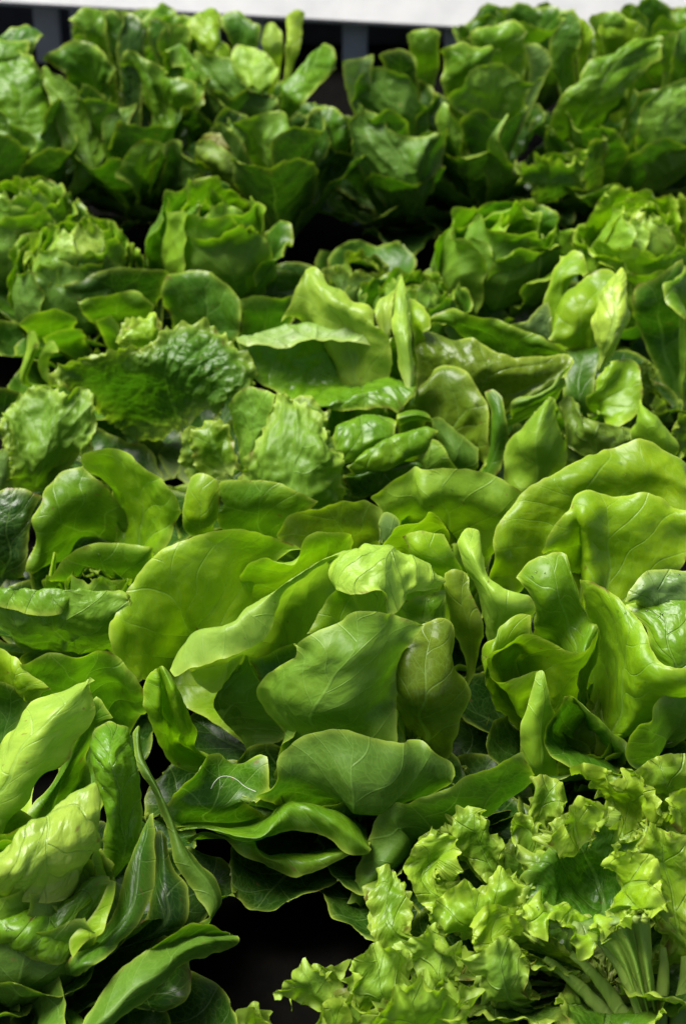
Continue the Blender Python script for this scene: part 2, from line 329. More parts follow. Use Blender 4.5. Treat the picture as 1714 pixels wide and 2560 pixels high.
# ------------------------------------------------------------------ lettuce heads
HEADS = {
 'H1': ('butterhead_lettuce', 0.010, 1.211, 'big open bright green butterhead in the front centre with a pale folded heart', 'lettuce', 'butterhead lettuces on the bench'),
 'H2': ('butterhead_lettuce', -0.235, 1.025, 'front butterhead cut by the left edge with a pale pointed upright leaf', 'lettuce', 'butterhead lettuces on the bench'),
 'H3': ('butterhead_lettuce', 0.205, 1.264, 'bright butterhead at the right edge with a rolled S-shaped rim above the frilly lettuce', 'lettuce', 'butterhead lettuces on the bench'),
 'HD': ('butterhead_lettuce', 0.083, 1.462, 'olive green butterhead showing only broad back leaves behind the front centre one', 'lettuce', 'butterhead lettuces on the bench'),
 'H5': ('butterhead_lettuce', -0.224, 1.419, 'butterhead with a rounded ear-like leaf and brown-edged yellow leaf beside the left edge', 'lettuce', 'butterhead lettuces on the bench'),
 'H6': ('frilly_lettuce', -0.183, 1.732, 'frilly-edged lettuce with dark hollow centre lying in the left middle', 'lettuce', 'frilly lettuces'),
 'H7': ('butterhead_lettuce', 0.049, 1.714, 'pale folded butterhead with pointed peaks and water drops in the middle', 'lettuce', 'butterhead lettuces on the bench'),
 'H8': ('butterhead_lettuce', 0.260, 1.780, 'loose lime lettuce with a pale pointed upturned leaf at right middle', 'lettuce', 'butterhead lettuces on the bench'),
 'H9': ('butterhead_lettuce', 0.383, 1.863, 'dark green lettuce in shade cut by the right edge behind the lime one', 'lettuce', 'butterhead lettuces on the bench'),
 'H4': ('frilly_lettuce', 0.202, 1.025, 'frilly yellow-green leaf lettuce lying on its side with stems at the bottom right', 'lettuce', 'frilly lettuces'),
 'J8': ('butterhead_lettuce', -0.251, 1.948, 'dark flattened butterhead with brown-edged leaf behind the frilly left lettuce', 'lettuce', 'butterhead lettuces on the bench'),
 'K1': ('escarole_head', -0.429, 2.374, 'tall blistered escarole at the upper left edge', 'escarole', 'escarole heads along the back'),
 'K2': ('escarole_head', -0.279, 2.413, 'dark escarole with a Y-shaped folded leaf against the white board at upper left', 'escarole', 'escarole heads along the back'),
 'K3': ('escarole_head', -0.143, 2.468, 'tallest bright escarole left of the gap in front of the slats', 'escarole', 'escarole heads along the back'),
 'K4': ('escarole_head', -0.081, 2.309, 'spread escarole with a fan-shaped leaf and reddish rim in the upper centre', 'escarole', 'escarole heads along the back'),
 'L1': ('escarole_head', 0.066, 2.395, 'dark green escarole with a bowed leaf right of the upper centre gap', 'escarole', 'escarole heads along the back'),
 'L2': ('escarole_head', 0.184, 2.405, 'escarole with a wide drooping leaf and narrow spike at upper right', 'escarole', 'escarole heads along the back'),
 'L3': ('escarole_head', 0.365, 2.411, 'large escarole with a long diagonal leaf in the top right corner', 'escarole', 'escarole heads along the back'),
 'K5': ('escarole_head', -0.300, 2.700, 'escarole of which only tips show, nearest the board at upper left', 'lettuce', 'escarole heads along the back'),
 'L4': ('escarole_head', 0.270, 2.720, 'escarole of which only tips show between the gap and the right corner', 'lettuce', 'escarole heads along the back'),
 'L5': ('escarole_head', 0.480, 2.720, 'escarole of which only tips show under the board in the right corner', 'lettuce', 'escarole heads along the back'),
 'J1': ('butterhead_lettuce', -0.150, 2.056, 'tight round glossy butterhead with a crisp white-edged wrap right of the left ones', 'lettuce', 'butterhead lettuces on the bench'),
 'J2': ('butterhead_lettuce', -0.314, 2.030, 'crinkled tight butterhead at left with many small folds', 'lettuce', 'butterhead lettuces on the bench'),
 'J3': ('butterhead_lettuce', -0.397, 2.148, 'light crinkled butterhead cut by the left edge under the escarole', 'lettuce', 'butterhead lettuces on the bench'),
 'J4': ('butterhead_lettuce', 0.184, 2.056, 'tight round butterhead with layered curved rims at right of centre', 'lettuce', 'butterhead lettuces on the bench'),
 'J5': ('butterhead_lettuce', 0.355, 2.056, 'crinkled pale-hearted butterhead near the right edge below the escarole', 'lettuce', 'butterhead lettuces on the bench'),
 'J6': ('butterhead_lettuce', 0.081, 1.950, 'small dark butterhead half hidden behind the pale folded peaks', 'lettuce', 'butterhead lettuces on the bench'),
 'J7': ('butterhead_lettuce', 0.023, 2.082, 'small olive shaded butterhead in the dark gap of the upper centre', 'lettuce', 'butterhead lettuces on the bench'),
}
LEAVES = """
H1|b|l|-175.4,1265.6,120 -192.8,1278.5,140 -180.6,1334.4,170 -143,1350,200 -94.8,1360.2,210 -57.7,1361.7,200 -32.5,1358.1,190/-168.2,1281.3,110 -175.4,1298.3,125 -157.1,1330.3,150 -132.3,1337.6,170 -106.2,1342.5,178 -84.1,1350.1,175 -59.8,1354.4,180/-164.6,1307.5,80 -154.1,1325.5,90 -133,1336.9,110 -122.7,1329.8,120 -115.1,1329.8,120 -97.7,1329,130 -82.8,1343.2,143
H1|b|l|-85.1,1337,175 -79.4,1335,190 -64,1326.3,200 -41.9,1323,200 -31.1,1336.7,200 -25.5,1341.8,210 -12.6,1346.8,210 6,1356.7,200/-84.1,1347.4,140 -77.5,1350.6,140 -62.2,1352.9,150 -47,1357.6,156 -31.9,1361.8,160 -16.6,1360.7,170 -1.5,1356.1,180 13.6,1362.8,180
H1|c|p|-137.7,1232.4,150 -120.2,1231.1,160 -100.2,1227.3,170 -86,1229.4,175 -68.6,1237.4,180 -57.1,1244.7,190 -51.1,1263.1,205 -31.7,1277.3,220 -12.2,1288.9,225 2.1,1289.5,230/-141.8,1240.2,150 -130,1247,165 -113.3,1246.9,180 -96.6,1240.2,190 -84.2,1242.3,195 -70.2,1251,205 -54.5,1261.3,215 -36.8,1268.6,225 -15.7,1284.8,230 0.4,1295.9,230/-124.1,1287.4,110 -113.3,1293.4,110 -100.8,1302.6,110 -85.9,1305.6,110 -73.1,1314.9,110 -58.3,1329.8,120 -48.5,1328.1,140 -31,1312,170 -16.1,1306,190 -1.5,1307.6,200
H1|bn|p|-126.3,1263.1,130 -121,1251.3,130 -109.3,1237.7,130 -98.4,1237.7,135 -91.6,1248.7,140 -84.3,1253.4,150/-121.4,1261.1,135 -111.8,1256.1,140 -102.5,1254,145 -94.9,1250.5,150 -89.8,1256.4,150 -82.4,1255.7,155
H1|b|m|-73.3,1268.9,145 -66.8,1255.7,130 -64.1,1247.6,118 -57.8,1241.9,104 -48.9,1239,90 -50.4,1235.5,80/-78.1,1272.5,140 -81.8,1263.4,124 -83.8,1258,112 -69.2,1251.2,100 -60.2,1246.7,86 -52.2,1239.1,77/-93.2,1268.5,120 -104.8,1269.8,105 -109.1,1270.9,90 -96.3,1266,75 -83.1,1254.9,65 -68,1243.7,60
H1|c|l|-155.1,1224.4,160 -151.1,1221.7,165 -148.2,1224.6,165 -145.1,1219.8,170 -141.4,1220.8,165/-161.9,1218.6,150 -149.1,1212.3,155 -148.5,1228.5,140 -135.9,1203.1,160 -130.7,1219.3,145/-160.7,1212.6,130 -148.8,1203.6,135 -148.1,1229.8,115 -131.4,1200.2,140 -123.1,1222.2,120/-154.7,1215.2,105 -147.2,1214.7,110 -141,1230.1,95 -127.6,1205.9,115 -120,1227.3,95/-144.3,1220.6,70 -141.6,1220.3,75 -137.7,1243.2,70 -128.9,1228.4,80 -122.8,1240.3,70
H1|b|m|-29.4,1210.8,200 -18.9,1205.1,215 0,1209.3,220 22.3,1211.7,225 36.2,1220,220 50.1,1219.5,215 61.6,1222.8,210/-31.1,1204,190 -15.3,1187.2,205 0,1186.2,210 16.9,1185.2,215 30.7,1194.7,210 41.2,1201.3,205 51.9,1210.8,200/-54.4,1215.1,165 -34.5,1191.6,180 -15.4,1181.4,188 5.1,1178.8,190 22.2,1184.2,188 34.6,1197.2,180 43.4,1203.7,175/-63.6,1225,145 -45.1,1192,160 -22.3,1173.7,168 0,1168.5,170 17.2,1177.5,165 29.4,1186.5,160 38.3,1195.5,155/-60.8,1224.5,125 -38.6,1195.3,135 -17.4,1178.3,140 3.5,1172.9,140 19,1171.1,137 31.2,1170.8,135 38.2,1174.1,130
H1|b|o|57.9,1233.5,195 64.8,1234.1,200 72,1238.5,200 79.1,1240.6,200 86.1,1237.9,195/39.3,1214.2,180 50.2,1203.8,188 65.8,1206.9,190 81.5,1209.7,190 95.2,1217.1,180/34.1,1205.9,160 45,1190.2,168 60.3,1184.9,170 77.5,1184.9,170 99.9,1208.8,160/40.7,1212,135 52.6,1197.5,140 66.4,1192.2,142 78.8,1194.7,140 93.3,1200.9,135/51.9,1210.1,100 60.3,1198.1,110 70.9,1198.1,110 78.2,1198.6,105 85.2,1193.6,100
H1|bn|l|35.6,1207.3,170 36.6,1204.6,171 38,1204.3,169/33.7,1199.2,152 36.5,1193,157 39.8,1196.2,150/35.9,1193.2,139 40,1185.8,145 44.9,1196.9,136/37.7,1190.1,128 43.6,1182.8,134 51,1192.2,124/36.9,1186.8,116 43.7,1179,121 52.9,1190,114
H1|w|p|-7.1,1274.5,210 0,1254.3,220 14,1247,223 26.2,1243.4,223 32.5,1243.6,205 39.6,1245.6,205 46.3,1256.2,210 53.1,1264.4,215 75.2,1278.8,207/-10.7,1278.9,220 0,1266.4,233 10.5,1263.7,237 21.1,1265.3,238 33.4,1263.9,239 42.3,1266.4,233 54.8,1268.8,227 67.4,1269.6,220 78.7,1279.2,210/-12.5,1287.3,225 0,1286.9,235 10.7,1286.5,240 23.1,1290.6,240 35.6,1287.5,240 46.2,1283.8,235 60.5,1283.2,230 73.1,1280.4,220 83.7,1280.1,210/-11,1314,200 0,1316.4,205 10.9,1312.4,210 23.7,1312.4,210 36.3,1309.1,210 47.3,1310,205 60.1,1307.6,200 72.9,1305.2,195 82.1,1302.8,190
H1|wn|m|46.4,1264.9,195 58.7,1266.2,205 71.4,1272.3,205 82.7,1282.5,200/50,1262.6,190 62.3,1261.8,195 74.6,1261,200 82.3,1271,195/53.9,1267.2,180 64.3,1260.4,185 75,1260.4,185 82.7,1270.3,180
H1|b|l|49.1,1331.8,220 58.6,1333.2,225 71.4,1332.5,225 85.4,1336.7,220/55.1,1328.6,210 63.9,1321.2,215 76.8,1324.5,215 91.6,1325.3,210/68.2,1327.7,195 77,1320.5,200 86.2,1320.5,200 100.6,1326.8,190/78.4,1334.4,170 85.6,1330.1,173 93,1330.1,173 104.3,1331.2,170
H1|b|l|35,1335.1,210 42.3,1340.1,220 49.7,1342.5,225 60.8,1348,228 72.3,1358.2,228 81.4,1350.1,220/39,1343.3,200 44.7,1352.6,205 54,1355.1,210 63.5,1361.9,210 75,1368.7,210 83.9,1358.5,210/47.1,1359.4,180 54.6,1362.1,185 60.5,1368.9,185 68.2,1372.2,185 77.9,1379,185 89,1372.2,185
H1|b|o|83.8,1307.6,200 94.5,1306.8,205 102,1307.6,200 107,1295.8,195/85.8,1298,180 94.4,1291.1,185 101.7,1291.1,185 110.8,1288.7,180/89.6,1288.3,160 98.4,1284.6,165 107.3,1281.5,165 116.6,1282.2,160/99.2,1284.5,140 104.7,1286.7,143 110.1,1283.6,143 116.8,1287.6,140/104.9,1274.5,120 106.8,1277.9,122 108.6,1276.4,122 111.4,1276,120
H1|b|g|-75.9,1263.5,140 -57.9,1271.9,145 -43.4,1277.3,150 -31.4,1274.3,155/-69,1262.1,125 -56.1,1261.6,130 -43.2,1263.5,140 -32.4,1271.9,145
H1|b|l|-27.2,1249.2,180 -17.5,1264.9,195 -6.8,1268.4,210 5.7,1267.4,215/-21.1,1253,175 -12.1,1260.4,185 -1.4,1267.9,195 9.3,1270.1,200/-15.8,1260.4,165 -5,1261.9,175 5.7,1263.2,183 14.7,1271.2,186
H1|b|g|-65.2,1112.4,125 -51.9,1124.2,135 -47.1,1138.3,145 -28.5,1150,155 2,1149.2,160 39,1135,160 59.6,1144.7,155 79.8,1135.7,145 88.3,1129.3,135/-62.1,1117,120 -45.5,1130.6,125 -31.9,1134.5,135 -18.3,1133.8,140 5.4,1125.4,145 35.5,1120.3,145 59.5,1131.2,140 76.6,1131.9,135 86.8,1131,130/-60.7,1121.7,115 -39,1136.9,115 -25.3,1136.9,115 -8.2,1131.2,120 8.8,1118.5,120 29,1113.5,120 49.4,1121.1,120 70.2,1133.8,120 85.8,1138.9,120
H1|b|g|-113.9,1123.4,145 -97.8,1157.9,130 -81.4,1169.7,120 -64,1169.7,120/-123.5,1110.8,135 -105.1,1132.4,125 -83.5,1140.8,120 -56.1,1138.2,120/-129.8,1109.6,125 -112.9,1115.9,115 -88,1120.2,110 -72.5,1120.1,118/-129.2,1104,110 -114.6,1126.1,90 -89.5,1134.1,85 -72.1,1136.2,90
H1|c|m|-124.5,1102.1,100 -104.3,1102.1,100 -80.3,1094,100 -60.9,1092.8,100 -46.9,1102.6,100 -28.3,1102.1,100 -11.5,1098.2,95 2,1091.4,90 20.6,1093.8,86/-124.2,1100.6,103 -104,1100.9,105 -79.7,1087.8,108 -62.1,1084.4,110 -51.4,1093.3,113 -36.7,1107.6,115 -19,1103.2,113 2,1094.7,105 20.5,1089.8,92/-127.5,1132,80 -107.6,1161.8,60 -84.8,1164.7,55 -69,1167.3,55 -56.5,1169.6,60 -42.2,1169.3,65 -24.5,1169.3,65 -1.4,1169.6,60 19.9,1162.4,50
H1|c|m|-124.4,1112.5,80 -107.4,1117,85 -89.9,1107.5,83 -79.4,1099.2,80 -64,1092.8,75 -57.3,1090.8,70 -40.2,1084.3,70 -19.9,1087.2,73 2,1094.8,80 20.7,1099.4,86/-120.8,1110.8,82 -106.6,1117.4,86 -86.3,1106.9,87 -72.6,1103.2,87 -64.6,1091.9,85 -55.2,1086.2,82 -40.2,1088,78 -21.6,1090.3,79 2,1096.6,84 20.7,1100.9,88/-117.6,1146.9,50 -107.7,1154.9,45 -92.2,1160.3,40 -74.7,1163.2,35 -67.2,1155.4,35 -58.1,1147.7,35 -43.9,1145.2,35 -24.4,1147.7,35 -1.4,1150,40 18,1152.3,45
H1|c|g|3.4,1085.8,40 10.3,1098.9,60 20.5,1114.5,80 31.9,1121,110 50.6,1115.8,120 65.7,1116.7,125 80.8,1118.6,130 94.4,1124,135 115,1133.1,140 139.9,1148.7,140/8.5,1083.8,42 18.7,1088.5,63 42.5,1108.3,88 38.9,1112,105 52.4,1115.9,115 67.5,1115.3,120 82.6,1117.2,125 98.2,1124.8,125 118.9,1134.4,130 141.8,1146.7,135/17.2,1091.1,30 34.6,1110,40 52.2,1124.2,50 57,1125.3,70 68.7,1122,80 82.7,1127,80 96.4,1129.1,85 110.1,1131.1,90 128,1143.4,95 149.9,1161.2,100
H2|b|p|-204.3,1149.2,210 -195.6,1149,215 -190.7,1149.8,215 -188.4,1148.7,215 -187.6,1149.2,210/-241.9,1131.8,190 -226.3,1120.8,200 -213.7,1114.6,205 -203.3,1120.8,200 -193.7,1138.4,190/-264.2,1123.6,170 -247.5,1106.6,180 -232.8,1098.1,185 -220.3,1099,180 -209.4,1110.9,170/-281.9,1110.4,140 -267.9,1091.5,150 -256.9,1084.2,150 -247.3,1082.5,145 -239.7,1095.5,140/-298.8,1105.3,100 -286.9,1087.7,105 -275.6,1072.6,110 -268.3,1067.9,110 -259.3,1063.1,110
H2|b|m|-200.6,1179.4,170 -194.8,1176.4,175 -187.7,1171.2,170 -179.3,1161.2,165/-212.9,1168.8,150 -203.2,1162.7,155 -195.6,1167.5,150 -188.3,1166.8,155/-231.3,1165.7,110 -218.6,1154.1,120 -211.3,1164.6,120 -202.3,1178,120/-251.3,1127.2,80 -237.4,1139.9,80 -218,1165.8,80 -204.8,1165,90
H2|b|m|-260.9,1241.7,150 -256.1,1238.9,160 -239.8,1240.5,165 -215.4,1232.5,170 -192.9,1234.4,165 -176.1,1234.4,150 -166.7,1235.4,130 -164.1,1234.5,110/-253.5,1226.8,130 -246.8,1244,130 -236.4,1246.9,130 -220.1,1246.9,130 -202.8,1250.4,125 -189.7,1254.7,110 -180.9,1252.6,100 -173.7,1247.6,90/-241.6,1247.6,90 -232.7,1250.5,90 -223.6,1250.5,90 -214.1,1247.6,90 -203.8,1250.8,85 -193.1,1251.2,80 -186.3,1254.3,75 -179.3,1254.6,70
H2|b|l|-292.4,1255.1,160 -281.6,1254.5,160 -269.6,1246.2,160 -255.6,1232.3,155 -243.9,1221.5,150 -238.9,1217.9,145/-293.8,1254,145 -282.4,1253.4,150 -268.8,1234.4,150 -259.1,1225,145 -252.6,1223.3,135 -246,1223.9,130/-301.1,1265,90 -293.7,1265,90 -282.6,1265,90 -274.4,1259.2,90 -266.6,1256.3,90 -258.4,1250.5,90
H2|b|g|-293.8,1244,130 -279.4,1244.9,130 -264.4,1240.5,130 -251.1,1232.5,125/-298.1,1252.6,100 -283.5,1252.6,100 -271.7,1246.9,100 -265.4,1241.1,100/-299,1245.4,80 -288,1245.4,80 -278.4,1242.6,80 -270.7,1239.7,80
H2|w|p|-247.4,1007.7,130 -235.7,995.9,135 -223,986.5,140 -212,985.4,140 -199.5,993.7,135 -194,1009.9,130 -192.1,1021.1,130/-251.1,997.4,140 -233,987.1,150 -217,986.3,155 -202.7,995.1,155 -193.7,1006.9,150 -186.4,1011.4,150 -180.9,1030.3,145/-251.6,990.7,155 -230.1,979.4,170 -213.6,985.1,175 -198.1,996,175 -185.1,1002.7,175 -175.7,1012.6,170 -171.6,1023.3,160/-250.4,989,165 -230.1,986.3,180 -213.3,1000.9,185 -195.7,1011.1,190 -181.3,1020.2,190 -172.9,1025.8,185 -170.4,1025.3,175/-251.1,996.9,170 -238.8,1000.5,175 -225.6,1012.1,185 -207.2,1028.3,190 -186.4,1041.3,195 -177.8,1048.4,195 -173.1,1045.8,190
H2|w|m|-193.8,1118.5,170 -189.6,1124.5,180 -179.4,1133.2,185 -168.2,1135.4,180 -161.4,1139.7,175/-191.6,1107.4,160 -182.6,1094.9,175 -171.9,1089.1,180 -162.2,1100.8,170 -153,1103.9,150/-186.7,1101.4,150 -178.1,1085.8,155 -167.8,1081,155 -160,1093,140 -152.2,1097.5,125/-179.7,1084.6,130 -173.7,1074.9,130 -167.5,1075.6,125 -162.1,1081.6,115 -157,1088.2,100/-185.2,1079.6,90 -178,1074.8,90 -173.4,1075.3,85 -169.2,1080.6,80 -165.5,1088.7,70
H2|c|g|-145.2,1074.5,140 -144.2,1077.6,140 -142.3,1078.6,140/-155.7,1039.4,130 -147.7,1043.3,135 -138.5,1046.3,130/-161.4,1018,120 -150.3,1012.8,125 -137.5,1018,120/-166,1001.5,110 -154.7,989.3,120 -144.5,994.3,115/-181.3,989.6,100 -168.8,970.7,115 -157.3,976.7,110/-190,962.9,110 -182.1,950.9,115 -172.8,950.3,115
H2|rn|l|-164.3,1014.5,132 -163.8,994.8,134 -166.8,977.3,132 -169.3,968.5,127 -180.2,966,122 -188.9,953.2,119/-168.9,1014.7,134 -173.5,985.2,137 -180.5,975.2,132 -188,970.6,127 -192.2,963.1,125 -190.6,955.4,120
H2|w|m|-254.2,977.7,110 -238.9,969.2,110 -220.6,960.8,110 -201.2,953.6,110 -192.1,960.8,110 -193,975.6,110/-252.9,972.8,115 -232.3,963.9,122 -216.3,961,125 -201.8,966,122 -190.8,976.4,120 -180,991.5,120/-251.7,971.5,125 -231.8,966.7,132 -214.2,973.1,132 -196.9,981.5,130 -182.8,994.5,130 -171.5,1005.3,128/-250.8,972.2,135 -232.9,976.5,135 -216.1,989.4,135 -195.1,995.9,135 -180.2,1006.2,140 -168.3,1011,138
H2|c|g|-258.3,990.8,90 -245.1,987.5,90 -228.4,981.1,90 -211.5,972.6,90 -199.8,958.8,87 -194,943,83 -193.5,921.7,80/-257.6,980.1,80 -247.9,979,80 -233,973.7,80 -221.2,967.2,78 -212.1,960.4,73 -209.3,948.8,70 -210.8,930.6,70/-264.7,999.6,40 -254.9,999.6,40 -244.9,997.4,40 -235.9,991,40 -228.2,982.5,40 -223.3,969.9,40 -224.3,953.4,40
H2|c|g|-86.5,1029.5,65 -79.4,1031.1,60 -78.7,1026.6,60 -83,1021,60/-109.1,1014.8,90 -103.9,1021.3,70 -97.3,1002.2,85 -102.7,1002.5,70/-127.7,990.7,100 -122.7,1000,85 -113.2,983.8,95 -114.5,990.2,75/-149.3,968.4,100 -140.5,959.4,105 -130.5,951.1,105 -129.8,964.3,80/-171.1,946.7,90 -160,935.4,100 -150.5,931.4,100 -146.9,945.7,80/-181.8,925.6,80 -172.4,916.6,90 -166.4,916.6,90 -163.4,925.6,80
H2|c|g|-165.7,1172.6,140 -161.8,1174.6,145 -161,1178,140/-161.9,1146.7,135 -158.5,1148.4,138 -155.9,1152.6,130/-150.6,1127.3,125 -142.6,1116.5,130 -140.5,1125.4,120/-134.5,1096.6,110 -130.9,1096,115 -129.3,1102.1,105/-127.6,1071.7,95 -119,1071.2,100 -113.6,1084.2,90/-112.2,1055.6,80 -102.2,1058.6,85 -95.9,1071.3,75/-100,1039.3,70 -96.3,1046.1,70 -92.4,1055.1,68
H2|c|d|-146.3,1100.2,100 -139,1097.2,105 -134.1,1095.3,100/-144.5,1079.9,85 -135.7,1069.3,95 -129.7,1074.6,90/-144.8,1049.8,80 -132.1,1041.9,90 -116.8,1053.9,85/-148.6,1039.3,70 -131.3,1024.8,80 -117.6,1034.3,75
H2|b|g|-259.8,984.7,65 -246.8,982.6,65 -239.7,974.5,60 -235.2,962.5,55/-261.8,984.2,45 -251.8,982.1,45 -245.8,973.7,45 -242.3,961.2,45
H3|b|l|131.3,1356.7,145 130.1,1361.8,160 130.8,1366.1,180 136,1388,195 152.1,1411.2,205 171.5,1422.3,215 199.7,1441.6,225 240.1,1459.6,230 271.8,1463.3,230 308.4,1456.5,220/150,1370.7,135 147.5,1372.8,150 148.8,1377.4,170 154.9,1392.8,185 169.2,1409,195 184.5,1414.7,205 207.8,1424.1,215 239.9,1438,220 270.8,1438,220 304.6,1427.7,215/166,1391.8,120 165.1,1390.8,135 168,1392.6,155 171.5,1397.9,170 179.2,1403.8,180 192.6,1409.6,190 212.6,1422.1,198 240.4,1429.8,200 271.5,1429.8,200 304.2,1415.4,200
H3|b|l|172.8,1360.5,185 178.2,1370.9,195 190.7,1382,208 205.3,1401.5,218 228.3,1404.4,220 252.7,1401.9,220 275.5,1399.1,215 298.7,1385.9,210/186.6,1374.1,170 191.5,1375.6,185 200.9,1383.9,200 208.2,1379,210 227,1385.5,208 251.6,1385.5,208 274.7,1386.6,205 298.9,1380.4,200/200.6,1383.3,145 204,1385.8,155 208.8,1391.6,165 213.4,1367.8,172 228.6,1371.2,165 249.1,1370.2,168 271.8,1373.5,175 300.2,1376.3,180
H3|c|m|145.9,1315.6,190 152.2,1320.5,200 168.2,1321.4,210 182,1323,212 186.7,1314,210 190.2,1300.4,205/155.6,1304.3,180 163.3,1293.4,190 173.8,1292.6,195 185.3,1298.9,195 193,1299.7,190 198.2,1294.2,185/160.4,1301.3,155 170.6,1294.5,160 183.4,1294.5,160 194.5,1294.1,158 203.3,1293.5,163 207.2,1283.9,170/164.1,1307,130 175.3,1307,130 184.7,1291.2,135 193.1,1271.9,145 196.8,1254.8,158 211,1279.1,160
H3|c|p|98.7,1352.6,205 104.4,1358.5,210 112,1361.2,210 117.6,1359.8,208 118.8,1352.2,203/96.3,1346.7,200 103.4,1336,205 110.4,1329.4,205 116.3,1335.6,203 118.4,1336.4,198/105.7,1332.4,185 110.5,1322,190 116.4,1314.5,193 121.4,1318.8,190 126.5,1309.9,185/115.5,1328.6,165 119.7,1311.3,175 125.8,1298.5,183 138.6,1299.5,185 155,1298.5,183/119.8,1324.4,145 123.7,1306.6,158 131.7,1296.3,170 145.8,1292.5,175 160.3,1295.6,175/122.4,1323.1,125 124.9,1309.7,135 129.6,1302.4,145 143.6,1298.2,155 158.1,1297.2,158
H3|c|l|156.8,1290.1,170 145.7,1288.9,172 134.3,1280.9,170 124.7,1269.4,165 117.9,1270.7,155 115.3,1265.9,145/155.6,1279.1,160 143.5,1276.1,160 132,1266.7,158 122.5,1255.4,153 117.3,1252,142 117.6,1249.9,130/148.1,1286.5,120 140.3,1280.5,120 132.5,1274.5,120 126.2,1262.6,120 126.5,1260.6,110 129.5,1265,90
H3|c|l|161.1,1234.6,155 151,1231.7,155 138.5,1228.1,152 125.2,1227.8,150 120,1239.1,152 123.8,1251.8,158 137,1263,163 152.9,1262.8,167 170.1,1253.2,167 181.9,1245.1,166 194.3,1244.2,166 206.6,1259,166 210.8,1270,169/159.8,1231.3,140 151.6,1228.5,140 140.7,1225.3,138 133.1,1238.2,130 131,1256.2,125 137,1286.5,120 146.7,1292.6,120 161,1273,135 174.1,1260.5,140 185.7,1250.7,143 196.1,1248.1,145 204.6,1259.9,145 208.4,1265.3,150/155.2,1234,115 149.7,1234,115 144.6,1234.5,110 142.6,1252.2,105 142.5,1273.2,100 147.9,1291.5,95 154.3,1282.1,100 163.6,1266.5,110 175.4,1254.7,110 184.5,1254.7,110 193.6,1257.2,115 201.1,1262.6,120 205,1268.1,125
H3|c|l|156.1,1229.6,156 160.6,1230.8,158 163.8,1225.1,155/150.7,1214.9,135 159,1213.3,143 168.5,1214.9,135/144.5,1205.3,120 155.5,1203.9,128 172.4,1219.3,120/145,1201.3,105 155.7,1195.7,112 170.1,1212,103/147.1,1200.4,80 156.3,1188.8,90 177.6,1200.4,80/155.2,1199.3,60 163.7,1196.3,65 177.2,1202,60
H3|cn|g|181.1,1231.9,130 171.4,1211.8,125 164.8,1199.8,120 164.7,1189.4,115 172.1,1180.4,110 187.6,1174.2,105 203.6,1173.4,100 218.7,1164.5,95/190.5,1233,125 183.6,1238.2,100 178.3,1233.3,90 179.6,1225.2,85 185.8,1214.1,85 197.5,1205.8,85 212.3,1206.2,80 225.1,1192.5,80/199.5,1240.2,110 203.6,1259.8,80 201.9,1254.6,70 206.3,1255.1,60 211.1,1248,60 217.9,1242.3,60 226.1,1233.8,60 234.4,1226.8,60/184.6,1231.1,130 195.1,1226.1,126 205.4,1219.7,122 213.5,1210.9,120 220.4,1205.9,115 225.5,1200.8,110 228.8,1195.8,105 230,1188.1,100
H3|c|l|196,1305.9,195 202.7,1295,200 213.7,1282.9,203 227.3,1261.4,203 237.6,1243,200 242.4,1223.3,195 247.2,1204,190 257.6,1192.2,190 273.3,1194.1,190/201.1,1301.2,180 208.8,1291.1,185 217,1271.8,190 226.1,1244.9,192 232.8,1227,190 237.7,1207.7,185 245,1194.4,180 258,1188.9,180 273.5,1188.9,180/210.7,1309.7,135 218.6,1297.3,135 224.5,1272.5,140 227.3,1241.7,150 229.7,1220.8,155 236.6,1206.7,155 248.2,1201,155 261.3,1197.3,158 276.8,1197.5,160/207.2,1303.6,95 213.9,1282.1,100 220.3,1261,105 226.7,1240.2,110 232.7,1222.2,120 237.9,1210.4,125 248.5,1212.3,128 263.4,1218.3,130 282,1214.9,135
H3|w|m|231.9,1276.4,190 247.7,1276.5,195 264.8,1273.8,200 284.6,1274.7,200/243.9,1254.4,185 253.2,1247.6,190 266.9,1246.5,193 281.5,1249.5,193/249.7,1238.2,175 257.1,1231.6,180 268.6,1227.6,183 279.1,1227.6,183/254.5,1228,165 263.3,1218.7,170 272,1218.7,170 280.8,1218.7,170
H3|w|y|229.1,1267.1,200 239.4,1277.6,210 248.6,1284.9,218 264.8,1286.7,220 284.3,1285.8,220/233.6,1267.1,200 245.3,1268.4,210 256.4,1273.4,213 268.8,1273.6,215 283,1273.6,215/237.8,1271.4,198 249.7,1268.9,202 260.2,1269.1,204 270.8,1269.3,205 283.1,1267.7,205
H3|c|m|278.5,1208.8,160 261.4,1198.9,160 248.4,1189.9,155 241.9,1176.9,150 232.9,1177.6,145 227.1,1176.8,130 226.4,1175.9,115 235.4,1174.7,100/278.9,1204.5,150 263.6,1196.2,150 252.9,1191.3,145 244.6,1178.3,140 244.1,1177.4,125 243.4,1178.5,115 240.9,1179.6,105 240.6,1177.8,95/284,1211.9,110 274.6,1209.1,110 267.1,1206.4,110 261.5,1201.3,105 257.7,1196.3,100 253.9,1191.3,95 250.5,1189,90 249.7,1189.8,80
HD|b|l|24.9,1468,170 43.7,1470.3,185 65.6,1478,195 73.3,1471.2,195 88.9,1468,200 112.3,1463.9,203 135.8,1459.4,200 151.1,1450.8,195 161.6,1448.2,185/38.1,1467.2,155 51.6,1458.8,170 67.4,1461.5,180 73.8,1450,185 88.7,1453.7,185 110,1449,188 129.6,1446.4,185 145.1,1439.6,180 155.5,1440.6,170/53.1,1487.3,120 62.8,1479.4,135 70.5,1471.5,145 80.1,1463.9,150 92.1,1463.9,150 110,1460.3,150 127.5,1453,150 139.5,1449.7,145 149,1461.4,130
